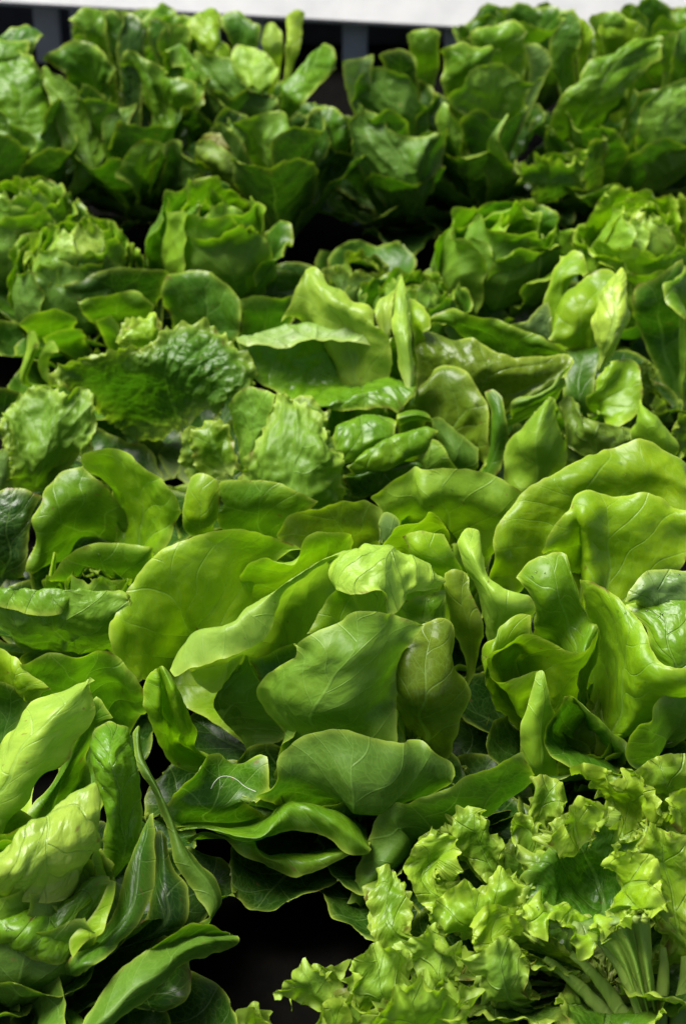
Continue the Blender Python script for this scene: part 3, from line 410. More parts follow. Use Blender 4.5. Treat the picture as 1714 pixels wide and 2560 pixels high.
HD|b|m|-113,1481,170 -109.7,1482,180 -93.3,1477.8,185 -67.4,1476,185 -45.3,1467.1,180 -23.5,1462.4,170/-114.4,1474.9,150 -101.9,1474.3,160 -87.6,1470.2,165 -67.6,1470.2,165 -47.6,1466.9,160 -33.6,1463.6,155/-114.3,1491,120 -99.4,1483.5,125 -83.1,1483.5,125 -66.8,1483.5,125 -50.7,1487.3,120 -40.4,1483.6,120
HD|b|o|-60.8,1418.6,165 -46.6,1432.8,173 -31,1441.4,180 -5.5,1444,183 22,1446.7,185 35.6,1436.4,180/-41.1,1432.3,145 -29.2,1435.1,155 -17.4,1438.2,160 2.4,1441.8,160 22.1,1441.8,160 33.9,1434.7,160/-25.7,1451.4,120 -15.7,1455,120 -5.6,1458.5,120 6.5,1462.1,120 20.5,1458.3,125 32.6,1454.8,125
HD|b|y|28.3,1368.2,190 30.3,1380.4,200 36.9,1385.9,210 43.4,1382,208 48.7,1377,200/30.3,1372.2,185 35,1371.6,190 40.7,1375,190 44.5,1375,190 47.6,1382.4,185
HD|b|l|-141.1,1499.5,175 -134.7,1497.2,180 -126.2,1492.4,183 -117.1,1489.6,180 -114.2,1488.1,175/-147.9,1488.9,165 -140.1,1481,170 -131.8,1477.3,170 -121.8,1477.3,170 -114.2,1481.4,165/-150.4,1482.6,145 -142.3,1471.2,150 -130,1467.6,150 -122,1467.6,150 -114.8,1478.9,145/-138.1,1479.9,120 -133.6,1476.1,125 -128.7,1479.8,125 -123.1,1486.5,123 -118.6,1494.7,120
H5|b|l|-242.5,1508.7,180 -238.1,1503.6,195 -223.5,1496,205 -207.3,1494.1,205 -190.5,1482.8,203 -175.5,1468.8,200 -161.1,1458.1,195 -152.4,1453.7,185 -148.6,1446,170/-232.5,1503.3,175 -227.2,1498.7,185 -216.8,1498.3,190 -204.3,1494.4,190 -191.9,1487.3,185 -185.9,1480.6,175 -172.3,1465.2,180 -161.8,1454.7,175 -152,1445.1,160/-221.5,1504.3,160 -216.6,1500.2,165 -210.3,1499.3,168 -202.1,1496.4,165 -195.6,1489.2,160 -190.6,1485.8,155 -179.9,1470.6,160 -171.3,1459.9,155 -160.4,1442.6,145/-213.4,1505.7,130 -209.6,1509.4,130 -203.4,1509.4,130 -196.6,1501.9,130 -189.4,1490.7,130 -185.8,1482.6,128 -181.4,1468.6,130 -176.5,1457.1,128 -171.5,1443.7,125
H5|b|m|-243.3,1510.8,178 -258.2,1514.9,175 -267.9,1507.5,170 -276.2,1490.8,165 -276.5,1481.7,160 -285,1471.2,150 -289,1465,130 -290.9,1448,105/-227.2,1504,165 -239.3,1501.2,162 -250.6,1493,160 -259.8,1482,155 -263.4,1474.9,150 -270.9,1464.5,140 -277.8,1458.2,120 -281.1,1451.8,95/-207.2,1509.3,135 -219.2,1505.5,135 -229.1,1501.1,133 -239.2,1498.1,130 -247.4,1494.6,125 -255.9,1491.1,115 -263.6,1480.3,105 -273.5,1480.4,85/-181.2,1495,100 -191.5,1495,100 -209.4,1506.1,95 -224.4,1509.8,95 -237.6,1513.5,90 -248.4,1513.5,85 -258.4,1506,80 -269.1,1502.1,70
H5|b|m|-261.1,1410.8,115 -255.4,1418.8,125 -242.8,1427,135 -225.2,1432.6,140 -201.8,1435.4,140 -173.4,1428.4,140/-258.8,1424.9,105 -249.7,1422.8,115 -236.2,1429.5,120 -222.6,1433.6,122 -200.7,1433.6,122 -172.9,1433,120/-257.1,1437.4,95 -244.9,1438.4,98 -230.8,1439,100 -214.7,1439,100 -198.8,1440.8,100 -176.6,1440.8,100
H5|rn|l|-244.6,1423.2,105 -228.1,1421.3,110 -207.6,1418.7,115 -190.1,1413.9,120/-241.4,1426.8,100 -226.8,1422.6,103 -206.1,1415.7,103 -192.2,1419.6,110
H5|r|l|-265.1,1448.7,125 -263.3,1446.5,127 -261.9,1446.9,125/-268.7,1440.5,110 -265.5,1436.1,113 -263.7,1444,110/-270.7,1433.9,95 -267.7,1433.9,95 -265.9,1435.6,95
H5|w|m|-306.2,1336.7,150 -289.4,1325.9,152 -270.9,1316.4,155 -255.6,1312.9,155 -240.3,1311.3,158 -229.9,1318,160 -217.9,1327.6,160 -203.6,1333,160 -183.1,1331.3,155/-307.9,1350.8,155 -291.1,1342.7,160 -272.6,1335,165 -255.2,1331.5,167 -240.1,1330.8,168 -226.8,1329.2,168 -214.1,1330.2,165 -201.3,1330.2,162 -182.8,1331.1,154/-308.3,1355.5,120 -289.1,1335.4,130 -272.1,1325.4,135 -256.3,1321.3,138 -243.1,1321.7,140 -228.3,1314.4,150 -215,1313.4,153 -200.8,1317.5,150 -185,1324.4,145/-298.5,1363.4,95 -285.1,1352.9,98 -272.5,1347.1,100 -259.1,1347.1,100 -244.4,1340.4,105 -232.5,1327.1,115 -220,1320.4,120 -207.3,1323.1,118 -195.6,1336.5,115/-288.2,1370.7,70 -276.4,1370.7,70 -266.6,1370.7,70 -255.6,1364.2,75 -243.4,1351,85 -234.5,1344.4,90 -224.9,1344.4,90 -213.4,1344.4,90 -205.1,1354.2,85
H5|b|d|-286.7,1352.8,80 -265.1,1354.2,85 -235.3,1350.8,90 -203.2,1342.5,95/-284.8,1367.7,60 -265.1,1367.7,60 -237.6,1367.7,60 -210.4,1370.9,60
H5|w|d|-336.5,1524,140 -315.9,1527.7,145 -298.8,1523.9,145 -284.3,1520.2,140/-335.6,1505.5,120 -318.1,1501.7,125 -301.6,1501.7,125 -294.4,1505.5,120/-337,1494.7,90 -324.5,1494.7,90 -309.5,1491,90 -297.7,1487.3,90/-340.5,1497.8,60 -328,1497.8,60 -317.5,1497.8,60 -304.9,1497.8,60
H6|hnN|g|-305.4,1754.1,135 -299.6,1769.2,145 -278.2,1759.3,153 -257.9,1765.5,160 -230.4,1768.2,165 -203.3,1774.7,168 -186.5,1797.2,173 -164,1806.8,175 -140.8,1805.6,173 -116.8,1784.5,168 -95.6,1764.4,158 -86.1,1748.4,146 -102,1734,128/-285.1,1757.5,120 -276.4,1766.7,128 -260.5,1772,133 -241.2,1768.8,140 -217.3,1763.7,148 -193.7,1760.4,155 -177.9,1765.5,160 -159.7,1769.5,163 -143.7,1769.5,163 -127.3,1759.6,158 -113.2,1745.8,150 -108.5,1736.9,142 -118,1733.6,123/-258.5,1797.1,65 -251.6,1802.7,70 -239.2,1803.1,78 -223.7,1795.1,88 -205.5,1783.5,100 -187.4,1771.1,115 -171.9,1757.3,128 -157.1,1748.7,138 -143.3,1746.9,139 -134.2,1743.7,133 -127.1,1735.8,127 -126.1,1734.3,120 -129.9,1732.3,108/-223.8,1808.4,25 -216.5,1809.8,27 -206.7,1809.5,30 -196.5,1805.8,35 -186.2,1801,42 -175.3,1790.7,55 -163.6,1770.6,75 -154.9,1754.1,90 -148.5,1748.4,96 -143.6,1745,98 -140.3,1746.1,96 -138.1,1746.7,93 -137.1,1746.7,89
H6|hn|l|-232.5,1790.2,165 -228.8,1805.8,175 -215.1,1811.2,180 -204,1818.4,182 -192.1,1810.8,175/-226.3,1793.5,158 -219.1,1793.9,163 -209.9,1795.1,165 -200.6,1795.1,165 -194.7,1804.6,160/-217.7,1812,135 -212.4,1807.6,140 -207.7,1807.6,140 -203,1807.6,140 -196,1807.6,140
H6|h|m|-349,1683.1,130 -339.7,1699,135 -323.2,1715.4,145 -302,1711,150 -281.8,1694.4,153 -267.8,1708,153 -257.3,1701.9,150 -254.3,1685.6,135 -250.9,1658.2,110/-338.5,1662.7,115 -331.1,1676,120 -318.5,1685.1,125 -302,1680.9,130 -287.5,1673.1,132 -274.7,1677.5,132 -265.9,1676.5,130 -262.2,1667.3,120 -259.4,1662.2,105/-336.6,1648.4,90 -328,1652,93 -319.3,1655.6,96 -307.6,1653.3,100 -297,1657.6,100 -288.7,1661.8,100 -280.3,1666.1,100 -274.5,1670.1,95 -270.8,1674,90/-339.3,1662.7,60 -332.5,1662.7,60 -325.8,1662.7,60 -319,1662.7,60 -312.8,1666.9,60 -308.5,1670.6,63 -304.8,1678.6,66 -301.9,1684,68 -299.7,1685,70
H6|h|m|-61,1642.2,180 -51,1631.3,180 -36.1,1629.3,175 -23.1,1616.6,170 -17.6,1599.8,165 -14.4,1587.5,160 0.4,1591.8,150/-70.4,1625.1,170 -57.1,1611.4,173 -44.1,1600.5,172 -33.4,1591.4,170 -24.8,1579.2,165 -18.4,1566.4,158 -1.7,1571.5,145/-87.2,1600.1,145 -73.8,1587.7,150 -58.8,1580.3,152 -46,1575.5,150 -35.4,1568.3,147 -22.7,1563.6,140 -1.7,1567.7,130/-98.4,1595.8,120 -82.7,1580.5,122 -67.4,1566.9,123 -52.3,1556.6,122 -37.4,1548,120 -22.8,1551.9,115 0.4,1567.6,110
H6|w|m|-115,1668.4,150 -106.5,1682,160 -94.5,1686.6,165 -80.8,1676.7,168 -63.8,1659.9,170/-109.5,1659.3,135 -98.7,1668.3,145 -89.7,1668.4,150 -78.3,1658.8,153 -69.3,1651,155/-105.5,1654.1,115 -98.8,1654.4,120 -89.7,1650.3,125 -82.9,1650.5,130 -76.3,1650.6,135/-103.6,1648.7,95 -98.9,1644.8,100 -94.4,1644.2,103 -90.1,1649.3,105 -85.8,1653.9,110
H6|hn|m|-154.2,1658.7,120 -152.1,1666.8,128 -141.2,1671.4,133 -125.5,1670.2,135 -114.3,1663.4,130/-152.5,1657.9,105 -140.8,1654.1,115 -131.8,1655.3,122 -123.4,1663.9,122 -112,1654.4,120/-148.1,1648.4,90 -136.9,1653.3,100 -125.3,1648.7,108 -116.7,1653.9,110 -105.4,1645.1,105/-130.5,1643.5,80 -123.7,1643.9,85 -116.7,1640,90 -107.9,1643.6,93 -101.4,1644.2,90
H6|w|d|-378.8,1775.2,110 -357.1,1773.4,115 -337.9,1767,112/-380.4,1772.7,90 -362.4,1777.4,90 -345.4,1772.7,90/-383.1,1773.8,65 -364.3,1773.8,65 -350.2,1773.8,65
H6|w|y|-353.8,1666.1,100 -344.5,1666.4,105 -338.3,1661.2,103/-355.6,1664.6,80 -345,1655.5,83 -339.3,1660.3,80/-354.4,1658.5,60 -347.6,1658.5,60 -340.9,1658.5,60
H7|b|p|-57.6,1796.1,180 -51.8,1812.7,205 -40.5,1831.5,220 -34.3,1839.6,225 -23,1826.4,225 -4.6,1800.4,220 13.6,1780,215 31.6,1770,210/-53.3,1805.8,175 -43.8,1807.1,195 -34.5,1811.8,208 -25.1,1796.6,213 -13.6,1783.5,212 2.3,1773.9,208 18,1761.5,203 33.7,1747.8,200/-46.5,1812.9,170 -34.7,1806.1,180 -25.3,1795.6,188 -16,1787.8,192 -6.8,1782.8,192 6.8,1777.9,192 22.6,1759.7,190 45,1745.6,188
H7|bn|p|58.6,1818.4,220 61,1821.6,223 62.6,1821.7,224 64.1,1808.1,220/48.6,1767.4,205 56.4,1767.5,210 65.6,1773.5,212 71.2,1771.4,208/50.6,1742.7,185 58.1,1732.4,193 65.8,1728.6,195 72.7,1733.3,190/58.5,1727.6,160 63.8,1718.5,165 68.1,1714.9,167 72.7,1717.5,163/66.6,1705.5,148 67.7,1702.8,149 69.2,1703.7,149 71.3,1713.3,150
H7|bn|p|31.7,1776.4,208 45.7,1800.3,215 57.5,1821,220/33.8,1761.5,203 43,1771.4,208 51,1777.4,210/45.2,1752.3,185 47.4,1757.3,190 49.8,1761.2,193
H7|b|l|69,1807.5,205 77.7,1794.9,205 86.3,1777.2,200 87.8,1762.1,190/70.7,1786.1,198 75,1776.1,198 80.4,1767.2,195 83.8,1761.1,188/72.8,1766.6,180 75.1,1769,180 78.6,1771.5,180 85.5,1772.4,180
H7|wn|m|-42.4,1694.5,135 -22.3,1687.8,135 0,1685.7,137 22.2,1685.8,140 40,1685,143 55.3,1677.1,145 69,1694.2,148 77.4,1713.3,150/-37.8,1690.3,140 -22.2,1686.8,142 0,1692.7,145 20,1695.2,150 35.7,1700.7,152 51.3,1704.3,153 66.9,1700.7,152 75,1712.6,153/-68.7,1748.6,125 -46,1758,125 -23.1,1762.7,125 0,1763.8,127 20.8,1767.9,130 39.3,1772,133 55.2,1764.7,137 68.2,1740.8,145/-91.8,1758.8,135 -69.1,1768.8,140 -46.2,1778.8,145 -23.1,1784.1,150 0,1788.2,153 23,1783.8,158 41.3,1776.3,162 57.1,1765.8,165/-112.5,1781.7,170 -87.4,1790.9,175 -57.6,1794,178 -29.9,1792.2,180 0,1784.8,182 18.2,1773.1,183 34,1758.5,183 49.7,1753.1,182/-109.6,1769.6,172 -86.7,1766.1,170 -57,1763.7,170 -29.6,1765.3,173 0,1762,176 18.1,1755.9,178 33.9,1752.1,180 48.6,1752.1,180
H7|w|o|75.6,1781,175 96.2,1783.7,180 118.5,1771.5,180 140.8,1760.7,178 162.7,1746.1,173 185.1,1742.2,170 207.9,1744.5,170 231.9,1747.9,170 235.3,1732.5,165/75,1756.2,165 95,1746.9,170 115.1,1742.2,170 137.3,1732.5,165 159.7,1727.6,160 180.2,1728.4,157 203.1,1732.1,155 221.7,1735.7,153 230,1731.3,158/77.1,1741.1,150 95.3,1741.1,150 113,1731.8,150 133.2,1726.9,145 154.1,1731.2,140 172.2,1730.1,138 190.5,1731.9,137 205.5,1725.8,143 218.8,1727.1,150
H7|b|m|180.6,1719.4,135 200,1714.4,143 220.1,1719.4,153 235.5,1733.8,163/171.8,1716.4,125 193.6,1712.5,135 216,1716.6,143 232.8,1731.8,150/168.9,1728.8,110 191.5,1729.3,115 214.2,1733.6,123 230.7,1744.4,130
H7|b|o|78.3,1708.8,150 90,1727.6,160 101.5,1736.3,165 117,1729.2,163 129.5,1709.2,160 142.4,1695.2,150 148.3,1681.2,135 147.6,1667.1,115 140.2,1656.9,90/78.4,1703.8,140 89.7,1712.3,148 101.1,1717.9,150 112.1,1713.3,150 123,1704,145 131.4,1690.3,140 135.9,1684.4,128 138.3,1675.4,110 134.4,1669.3,85/74.5,1711.9,125 87.7,1707.7,130 99,1707.7,130 110,1703.2,130 118.8,1697.7,128 125.3,1691.2,124 129.8,1687.2,116 132,1679.4,105 130.8,1681.7,80
H7|b|g|145,1701.9,150 153.6,1698.9,153 161,1690.7,150/149.1,1685.6,135 156.9,1672.5,140 165.6,1668,135/147,1671.1,110 155.1,1662.7,115 167.8,1666.8,110/138.8,1664.6,80 146.8,1652.3,85 155.4,1648.1,85
H7|w|m|-12.9,1600,125 4.3,1600.9,127 23.7,1612.5,130 43.3,1624.2,133/-10.7,1608.4,140 8.6,1608.4,145 27.9,1609.3,147 49.5,1617.6,147/-10.8,1625.2,150 13,1638.1,155 32.5,1638.9,157 53,1636.8,157
H7|b|m|56.8,1646.5,140 74.2,1646.6,145 93.6,1642.3,145/54.5,1648.8,150 71.8,1648.9,155 89.2,1646.7,155/55.2,1670.4,140 73.1,1679.2,140 88.5,1677,140
H7|w|m|12.9,1595.6,110 34.3,1591.8,120 55.9,1600,125 73.2,1607.5,128 82,1616.7,135/8.6,1591.8,120 32.1,1591.9,130 57.8,1599.3,138 75.2,1608.4,140 86.1,1616.8,145/4.3,1591.9,130 27.8,1600.1,140 55.8,1612.6,150 75.3,1620.2,153 92.6,1621.9,152
H7|w|m|88.3,1616.8,145 98.7,1607.6,143 107,1596,135 112.3,1589.8,125/77.4,1608.4,135 88,1603.4,133 96.6,1599.2,128 105.4,1597.9,120/71.2,1608.2,125 81.8,1603.3,123 90.4,1599.9,120 97,1599.8,115
H7|b|g|87.1,1646.6,150 102.2,1642.3,150 116.7,1625.2,145 133.9,1616.7,135/91.4,1637.9,140 104.1,1629.4,140 116.8,1620,133 132.8,1608.1,120/98.2,1637.7,130 108.3,1620.8,130 117.1,1616.4,120 130.3,1614,110
H7|w|g|6.5,1602.7,85 23.8,1594.9,90 43.3,1598.3,93 63,1606.6,98 74,1611.6,100/4.3,1595.3,100 25.8,1591.4,105 47.4,1594.8,108 66.9,1599.7,110 77.8,1603.8,110/0,1591.7,115 25.7,1591.8,120 51.6,1599.2,123 73.1,1600,125 81.6,1595.8,120
H8|b|l|239.5,1908.6,205 249.4,1914.7,210 260.2,1903.5,210 268,1880.7,200/224.6,1889.9,185 235.6,1884.3,193 246.7,1879.4,198 258,1874.1,198/219.2,1877.5,170 228.9,1878.1,175 240.3,1877.9,183 250.1,1883.8,188
H8|b|l|219.1,1815,165 224.4,1831.5,180 236.7,1848.3,195 253.4,1857,205 269.2,1854.7,210 285.9,1857.4,210 291.6,1843.8,205/220.3,1799.6,160 232,1810.8,175 243.3,1816.9,190 254.8,1821.5,198 266.3,1822.7,200 277.9,1822.7,200 284.3,1816.4,198/232.7,1801.2,150 240.9,1798.9,163 250.1,1804.6,173 256.7,1806.1,180 263.3,1805.3,183 270.3,1805.3,183 274.6,1802.3,182/243.7,1811.3,138 248.2,1811.9,143 254.4,1808.6,150 258.5,1806.6,155 262.6,1803.4,158 266.1,1803.4,158 268.4,1803.4,158
H8|wn|p|292.7,1849.7,215 295.7,1848.9,220 297.9,1847.3,220 298.9,1835,217/268.7,1822.7,200 278.3,1812.9,210 288.9,1806.8,213 298.8,1802.5,205/263.9,1801.4,185 274.2,1786.9,195 286.9,1781.1,198 300.5,1795.6,188/267,1785.2,165 271.9,1772,172 280.2,1765.3,173 291.7,1780.4,165/270.3,1784.1,150 273.2,1771.8,154 277.8,1771.8,154 283.6,1779.2,150/267.3,1775,130 268.4,1775,130 271,1778.6,132 274.7,1782.7,135
H8|w|y|176.9,1815.4,170 197,1810,178 206.9,1821.7,185 219.2,1832.3,190/184.3,1814.6,160 199.6,1806.2,167 211.6,1814.7,173 221.1,1820.1,178/201.1,1813.6,150 209.8,1809.1,155 216.5,1809.6,160 222.6,1813.8,163
H8|b|m|93.5,1822.6,165 102.7,1826,175 116.6,1825.4,180 137.3,1820.1,178 160.3,1813.3,175 178.3,1802.9,170 198.4,1790.2,165 218.9,1784.9,160 237.4,1780.9,153/100.9,1829.7,160 109.9,1824.4,168 121.5,1825.6,170 140,1819.3,168 160.8,1815,165 178.9,1804.6,160 196.9,1794.9,156 217.4,1788.2,153 233.3,1783.5,149/115.3,1831.7,155 124.4,1828.5,158 136.2,1828.5,158 150.1,1824.1,155 164,1818.6,150 180.1,1811.2,146 196.1,1805,144 214.5,1801.4,142 232.9,1797.8,140
H8|b|l|262.6,1749.8,140 280.7,1755.3,150 293.1,1766.1,155 302.7,1770,155 308.8,1760,150 308.2,1740.5,140 300.7,1716.4,125 284.8,1706.3,110 275,1705.9,105/260.1,1743.7,133 271.2,1744.1,138 283.2,1749.8,140 292.9,1754.5,140 297.2,1750.5,137 296.4,1739.7,130 290.8,1725.1,120 279.6,1719.8,110 271.4,1723.8,105/251.6,1742.8,123 258,1739.3,125 264.8,1739.3,125 271.6,1739.3,125 274,1738.2,123 274,1736,119 271.8,1732.7,113 265.2,1732.3,108 259.2,1737.5,105
H8|b|g|240.4,1802.7,140 254.4,1808.6,150 270.4,1807.9,153 272.9,1783.6,145/233,1767.9,130 247.1,1772,133 258.6,1772,133 265.3,1767.9,130/232.4,1752.3,115 243.5,1747.7,115 255.3,1747.2,110 262.5,1746.6,105
H8|b|l|196.2,1655.4,160 202.7,1658.1,166 207.2,1661.2,168 211.6,1659.8,165 211.5,1651.1,160/179.7,1650.6,135 187.2,1642.3,145 195.7,1633.8,155 209.4,1647.5,147 218.5,1645.6,138/165.3,1654.4,120 178.6,1632.5,128 194.4,1620.1,138 208.7,1628.3,128 221.1,1650.1,120/163.3,1640.3,95 177.8,1632.2,100 199.2,1621.1,112 209.4,1631.6,103 218.4,1640.3,95/163.5,1630.7,75 175.6,1618.7,80 201.8,1623.4,90 207.6,1635.5,85 213.4,1647.7,80
H8|w|o|222,1721,125 233.9,1730.5,130 241.6,1715.7,128 245.3,1702.6,120 269.9,1697.7,115 297.2,1697.4,110/227.9,1701.8,110 237.1,1705.6,113 244.7,1692.3,113 253.5,1688.5,110 274,1688.2,105 296.5,1687.2,103/225.9,1691.3,90 235.3,1695.7,90 246.2,1692.4,92 259.7,1691.3,90 277.3,1687,90 298.1,1691.3,90/224.2,1685,70 236,1689.4,70 247.3,1689.4,70 260.9,1689.4,70 279.1,1689.4,70 299.5,1689.4,70
H8|b|l|297.8,1684,150 299.6,1683.2,153 301.3,1678.7,153 308.5,1671.9,148/292.1,1676.8,135 298.4,1658.6,143 308.1,1650.9,145 320.8,1658.5,138/293.5,1671.4,115 303.8,1653.6,123 317.4,1642.7,127 332.3,1649.2,118/312,1665.1,98 319,1654.3,102 327,1647.9,102 336.2,1657.2,108
H9|b|g|323.3,1904.2,170 341.2,1900.1,180 358,1906.8,190 374.1,1916.3,200/321.5,1895.9,150 342.2,1891.4,155 361.1,1892.1,160 377.6,1892.8,165/325.4,1906.7,120 346.7,1901.4,120 366.2,1901.4,120 385.7,1901.4,120
H9|b|m|374.1,1908,200 356.5,1879.7,190 349.9,1863.2,185 355.5,1846.6,175 368.1,1835.8,170/380,1896.5,195 368.4,1885.8,187 361.3,1873.3,180 367.7,1862.9,172 375.6,1851.2,170
H9|f|d|319.5,1805.2,120 329.2,1812,127 335.6,1785.9,120/318.5,1802.6,100 327.6,1803.3,105 336.7,1797.8,100/326.9,1799.6,80 337,1804.4,80 346.1,1805.1,85
H9|f|y|321.8,1751.3,105 330.4,1760.5,113 339,1757,115/330.5,1763.4,90 337.1,1764,95 344.1,1765.2,97/339.2,1779.2,70 345.9,1779.9,75 352.6,1779.5,78
H9|f|d|339.7,1710.8,110 349,1716.7,117 362.9,1720.6,120/339.7,1713.4,90 351.3,1718.4,95 364.6,1718.8,100/342.9,1706.8,70 355.6,1715.6,70 368.4,1724.5,70
J8|b|d|-321.8,1953.9,140 -290.6,1969.9,150 -256.3,1978.3,155 -216.4,1978.3,155 -199.3,1980.7,153/-309.7,1967.3,125 -286.9,1968.4,130 -258.1,1979.6,130 -230.4,1979.6,130 -208.5,1984.1,125/-300.3,1978,100 -283.2,1983.5,100 -260.9,1989.1,100 -235.5,1989.1,100 -215.2,1989.1,100
J8|b|g|-204.6,1932.8,145 -194.7,1957.7,160 -175.2,1963.9,163 -152.8,1960.6,160 -130.1,1944.7,150 -117.5,1931.9,140/-199.4,1935.4,130 -185.2,1948.9,137 -170.6,1952.4,138 -153.4,1952.9,135 -135.5,1940.9,130 -116.4,1922.7,120/-193.4,1940.6,108 -181,1942.1,110 -166.1,1942.1,110 -151.2,1942.1,110 -136,1935.2,108 -120.6,1918.6,100
J8|b|m|-300.6,1935.4,130 -277.9,1937.4,140 -253,1936.1,142 -233.8,1943.8,145 -212.7,1921.6,137/-296.8,1938.8,120 -277,1942.6,125 -254.5,1941.4,127 -234.4,1939.4,128 -217.1,1933.4,120/-287.7,1956.1,100 -273.3,1961.5,100 -256.2,1967,100 -238.1,1961.5,100 -222.1,1950.6,100
J8|b|m|-361.6,1906.7,120 -340.4,1919.2,130 -318.7,1924.1,133 -297.7,1909.1,127/-356.4,1915.3,110 -339.6,1923.1,117 -319.5,1922.7,120 -301.9,1916.3,115/-347.3,1926.9,90 -336.3,1937.6,90 -322,1942.9,90 -308.9,1937.6,90
J8|b|m|-334,1883.2,120 -315,1889.9,126 -288.3,1891.3,128/-330.5,1886.6,110 -311.3,1892,114 -287.3,1896.7,117/-323,1911.2,90 -311.3,1916.4,90 -292.7,1926.9,90
J8|b|m|-274.3,1898,130 -259.9,1903.2,136 -247.1,1892.7,130/-273,1901.4,120 -260.5,1900.9,123 -248,1894.8,118/-271.2,1918.6,100 -261.4,1918.6,100 -248,1908,100
J8|b|l|-349.6,1891,120 -342,1889.8,122 -334.5,1874.6,115/-354.2,1881.2,95 -347.1,1877,100 -343.2,1881.2,95/-359.4,1874.7,68 -356.3,1871.1,70 -354.5,1876.1,70
J8|b|l|-327.6,1877.1,115 -318.8,1875.9,117 -313,1863.5,110/-338.2,1871,95 -331.8,1871.9,100 -324.5,1871.9,100/-334.9,1876.1,70 -330.6,1871.1,70 -326.6,1868.6,70
J8|b|g|-115,1931.9,140 -95.3,1932.8,145 -75.5,1927.4,145 -56,1932.8,145/-115.4,1929,125 -95.6,1930.5,127 -75.9,1930.5,127 -56.1,1930,130/-113.5,1930.3,105 -93.9,1935.6,105 -76.5,1935.6,105 -59.1,1936.7,110
K1|e|m|-469.9,2443,240 -449.2,2465.4,250 -428.2,2437.3,245 -411.6,2418.1,240/-465.3,2397.2,215 -430.9,2399.7,220 -406.3,2407.8,220 -386,2410.6,210/-464.8,2371.4,180 -426.5,2366.3,185 -396.2,2374,185 -374.1,2391.9,175/-452.9,2345.9,145 -417.6,2341.1,150 -383.4,2341.1,150 -358.4,2358,140/-421.3,2344.7,115 -395.4,2325.7,120 -375.4,2325.7,120 -358.6,2348.3,115
K1|e|m|-396.8,2429.3,230 -388.8,2425.2,233 -380.3,2413,230 -371.8,2410.4,225/-390.3,2410.6,210 -374.9,2402.6,210 -360.6,2402.6,210 -341.6,2405.3,200/-375.4,2386.8,180 -359.9,2379.1,183 -343.8,2386.8,180 -326.3,2404.7,170/-363.4,2363.3,150 -348,2355.9,153 -331.9,2363.3,150 -318.5,2387.9,140/-351.5,2340.1,120 -336.4,2332.9,120 -322.9,2340.1,120 -316.5,2364.7,125
K1|e|g|-464.4,2381.6,200 -446.1,2373.8,200 -425.9,2345.9,190 -393.6,2316.4,175/-463.8,2358.7,170 -443.9,2358.7,170 -424.7,2341.2,165 -399.2,2316.7,160/-466.9,2352.7,130 -446.9,2352.7,130 -428.3,2345.5,133 -410.3,2340.7,135
K1|e|m|-471,2459.6,255 -442.6,2466.6,260 -415.7,2468.2,255/-468.6,2434.7,240 -439.8,2434.7,240 -415.1,2443,240/-474.2,2451.2,210 -445.1,2451.2,210 -422.9,2459.5,210
K1|e|g|-473.6,2479.6,260 -434.1,2491.2,265 -405.7,2498.6,267 -394.4,2497.1,260/-472.4,2465.4,250 -438.8,2474,250 -417.2,2465.4,250 -408.5,2465.4,250
K2|e|g|-312.2,2362.5,185 -292.1,2367.5,195 -268.6,2377.7,200/-314.3,2356.1,165 -297.8,2351.2,170 -280.7,2353.7,175/-312,2355.4,135 -304.1,2362.7,135 -294,2365.4,140
K2|e|m|-297.3,2465.3,220 -285.1,2472.6,240 -268.8,2451.4,237 -250.6,2437.6,230 -232.1,2418.5,225 -190.9,2399.7,220/-283.5,2467.8,210 -270.2,2451.3,213 -253.5,2426.7,213 -242.8,2432.1,205 -220,2399.9,208 -196.7,2386.9,198/-269,2450,180 -258.7,2434.1,183 -245.8,2418.2,183 -235.6,2431.1,175 -222.1,2410.2,180 -207.7,2407.4,175/-255.2,2440,150 -248,2424.4,150 -239.5,2408.9,150 -229.9,2397.4,150 -225.7,2401.3,153 -220.6,2414.4,157
K2|e|g|-400.5,2476.6,225 -372.2,2494.1,240 -347.5,2485.5,243 -322.5,2465.5,235 -307.3,2448.6,220/-376.4,2481.5,205 -362.4,2493.2,213 -343.9,2487.6,215 -328.3,2476.2,210 -312,2453.7,200/-370.6,2487.8,175 -355.8,2490.9,180 -340.9,2490.9,180 -329,2487.8,175 -315.5,2468.3,170
K2|e|m|-227.1,2462.5,218 -211.4,2451.5,225 -202.1,2443.1,225 -190,2429.4,218 -179.5,2418.6,210/-232.3,2465.5,235 -214.8,2471.2,245 -202,2451.4,240 -186.5,2429.3,233 -174.7,2415.9,220
K2|e|d|-197.9,2399.9,190 -184.4,2424,205 -163.3,2407.9,205 -148.2,2386.9,195/-193.3,2401.9,165 -179.7,2420.3,170 -164.7,2412.6,173 -149.4,2394.3,168/-186.6,2415.5,135 -174.9,2418.5,140 -163.2,2418.5,140 -154.4,2415.8,138
K3|e|l|-206,2523.8,260 -197.1,2529.9,270 -181,2560.6,275 -168.1,2539,270/-204.9,2497.1,245 -186.7,2491.3,250 -168.8,2485.5,252 -160.8,2500,250/-190.8,2493.7,225 -174.6,2471.1,230 -162.5,2462.6,230 -148.6,2476.7,228/-166.9,2467.2,195 -154.3,2453.7,200 -141.8,2437.4,200 -130.2,2434.5,195
K3|e|l|-142.4,2479.7,245 -121.6,2471.2,245 -103.9,2459.8,240 -84.6,2434.9,225/-147.9,2459.8,225 -127.2,2451.5,225 -109.4,2440.4,223 -88.9,2426.7,213/-136,2440.2,205 -124,2429.3,203 -112.1,2421.2,200 -97.9,2429.3,203
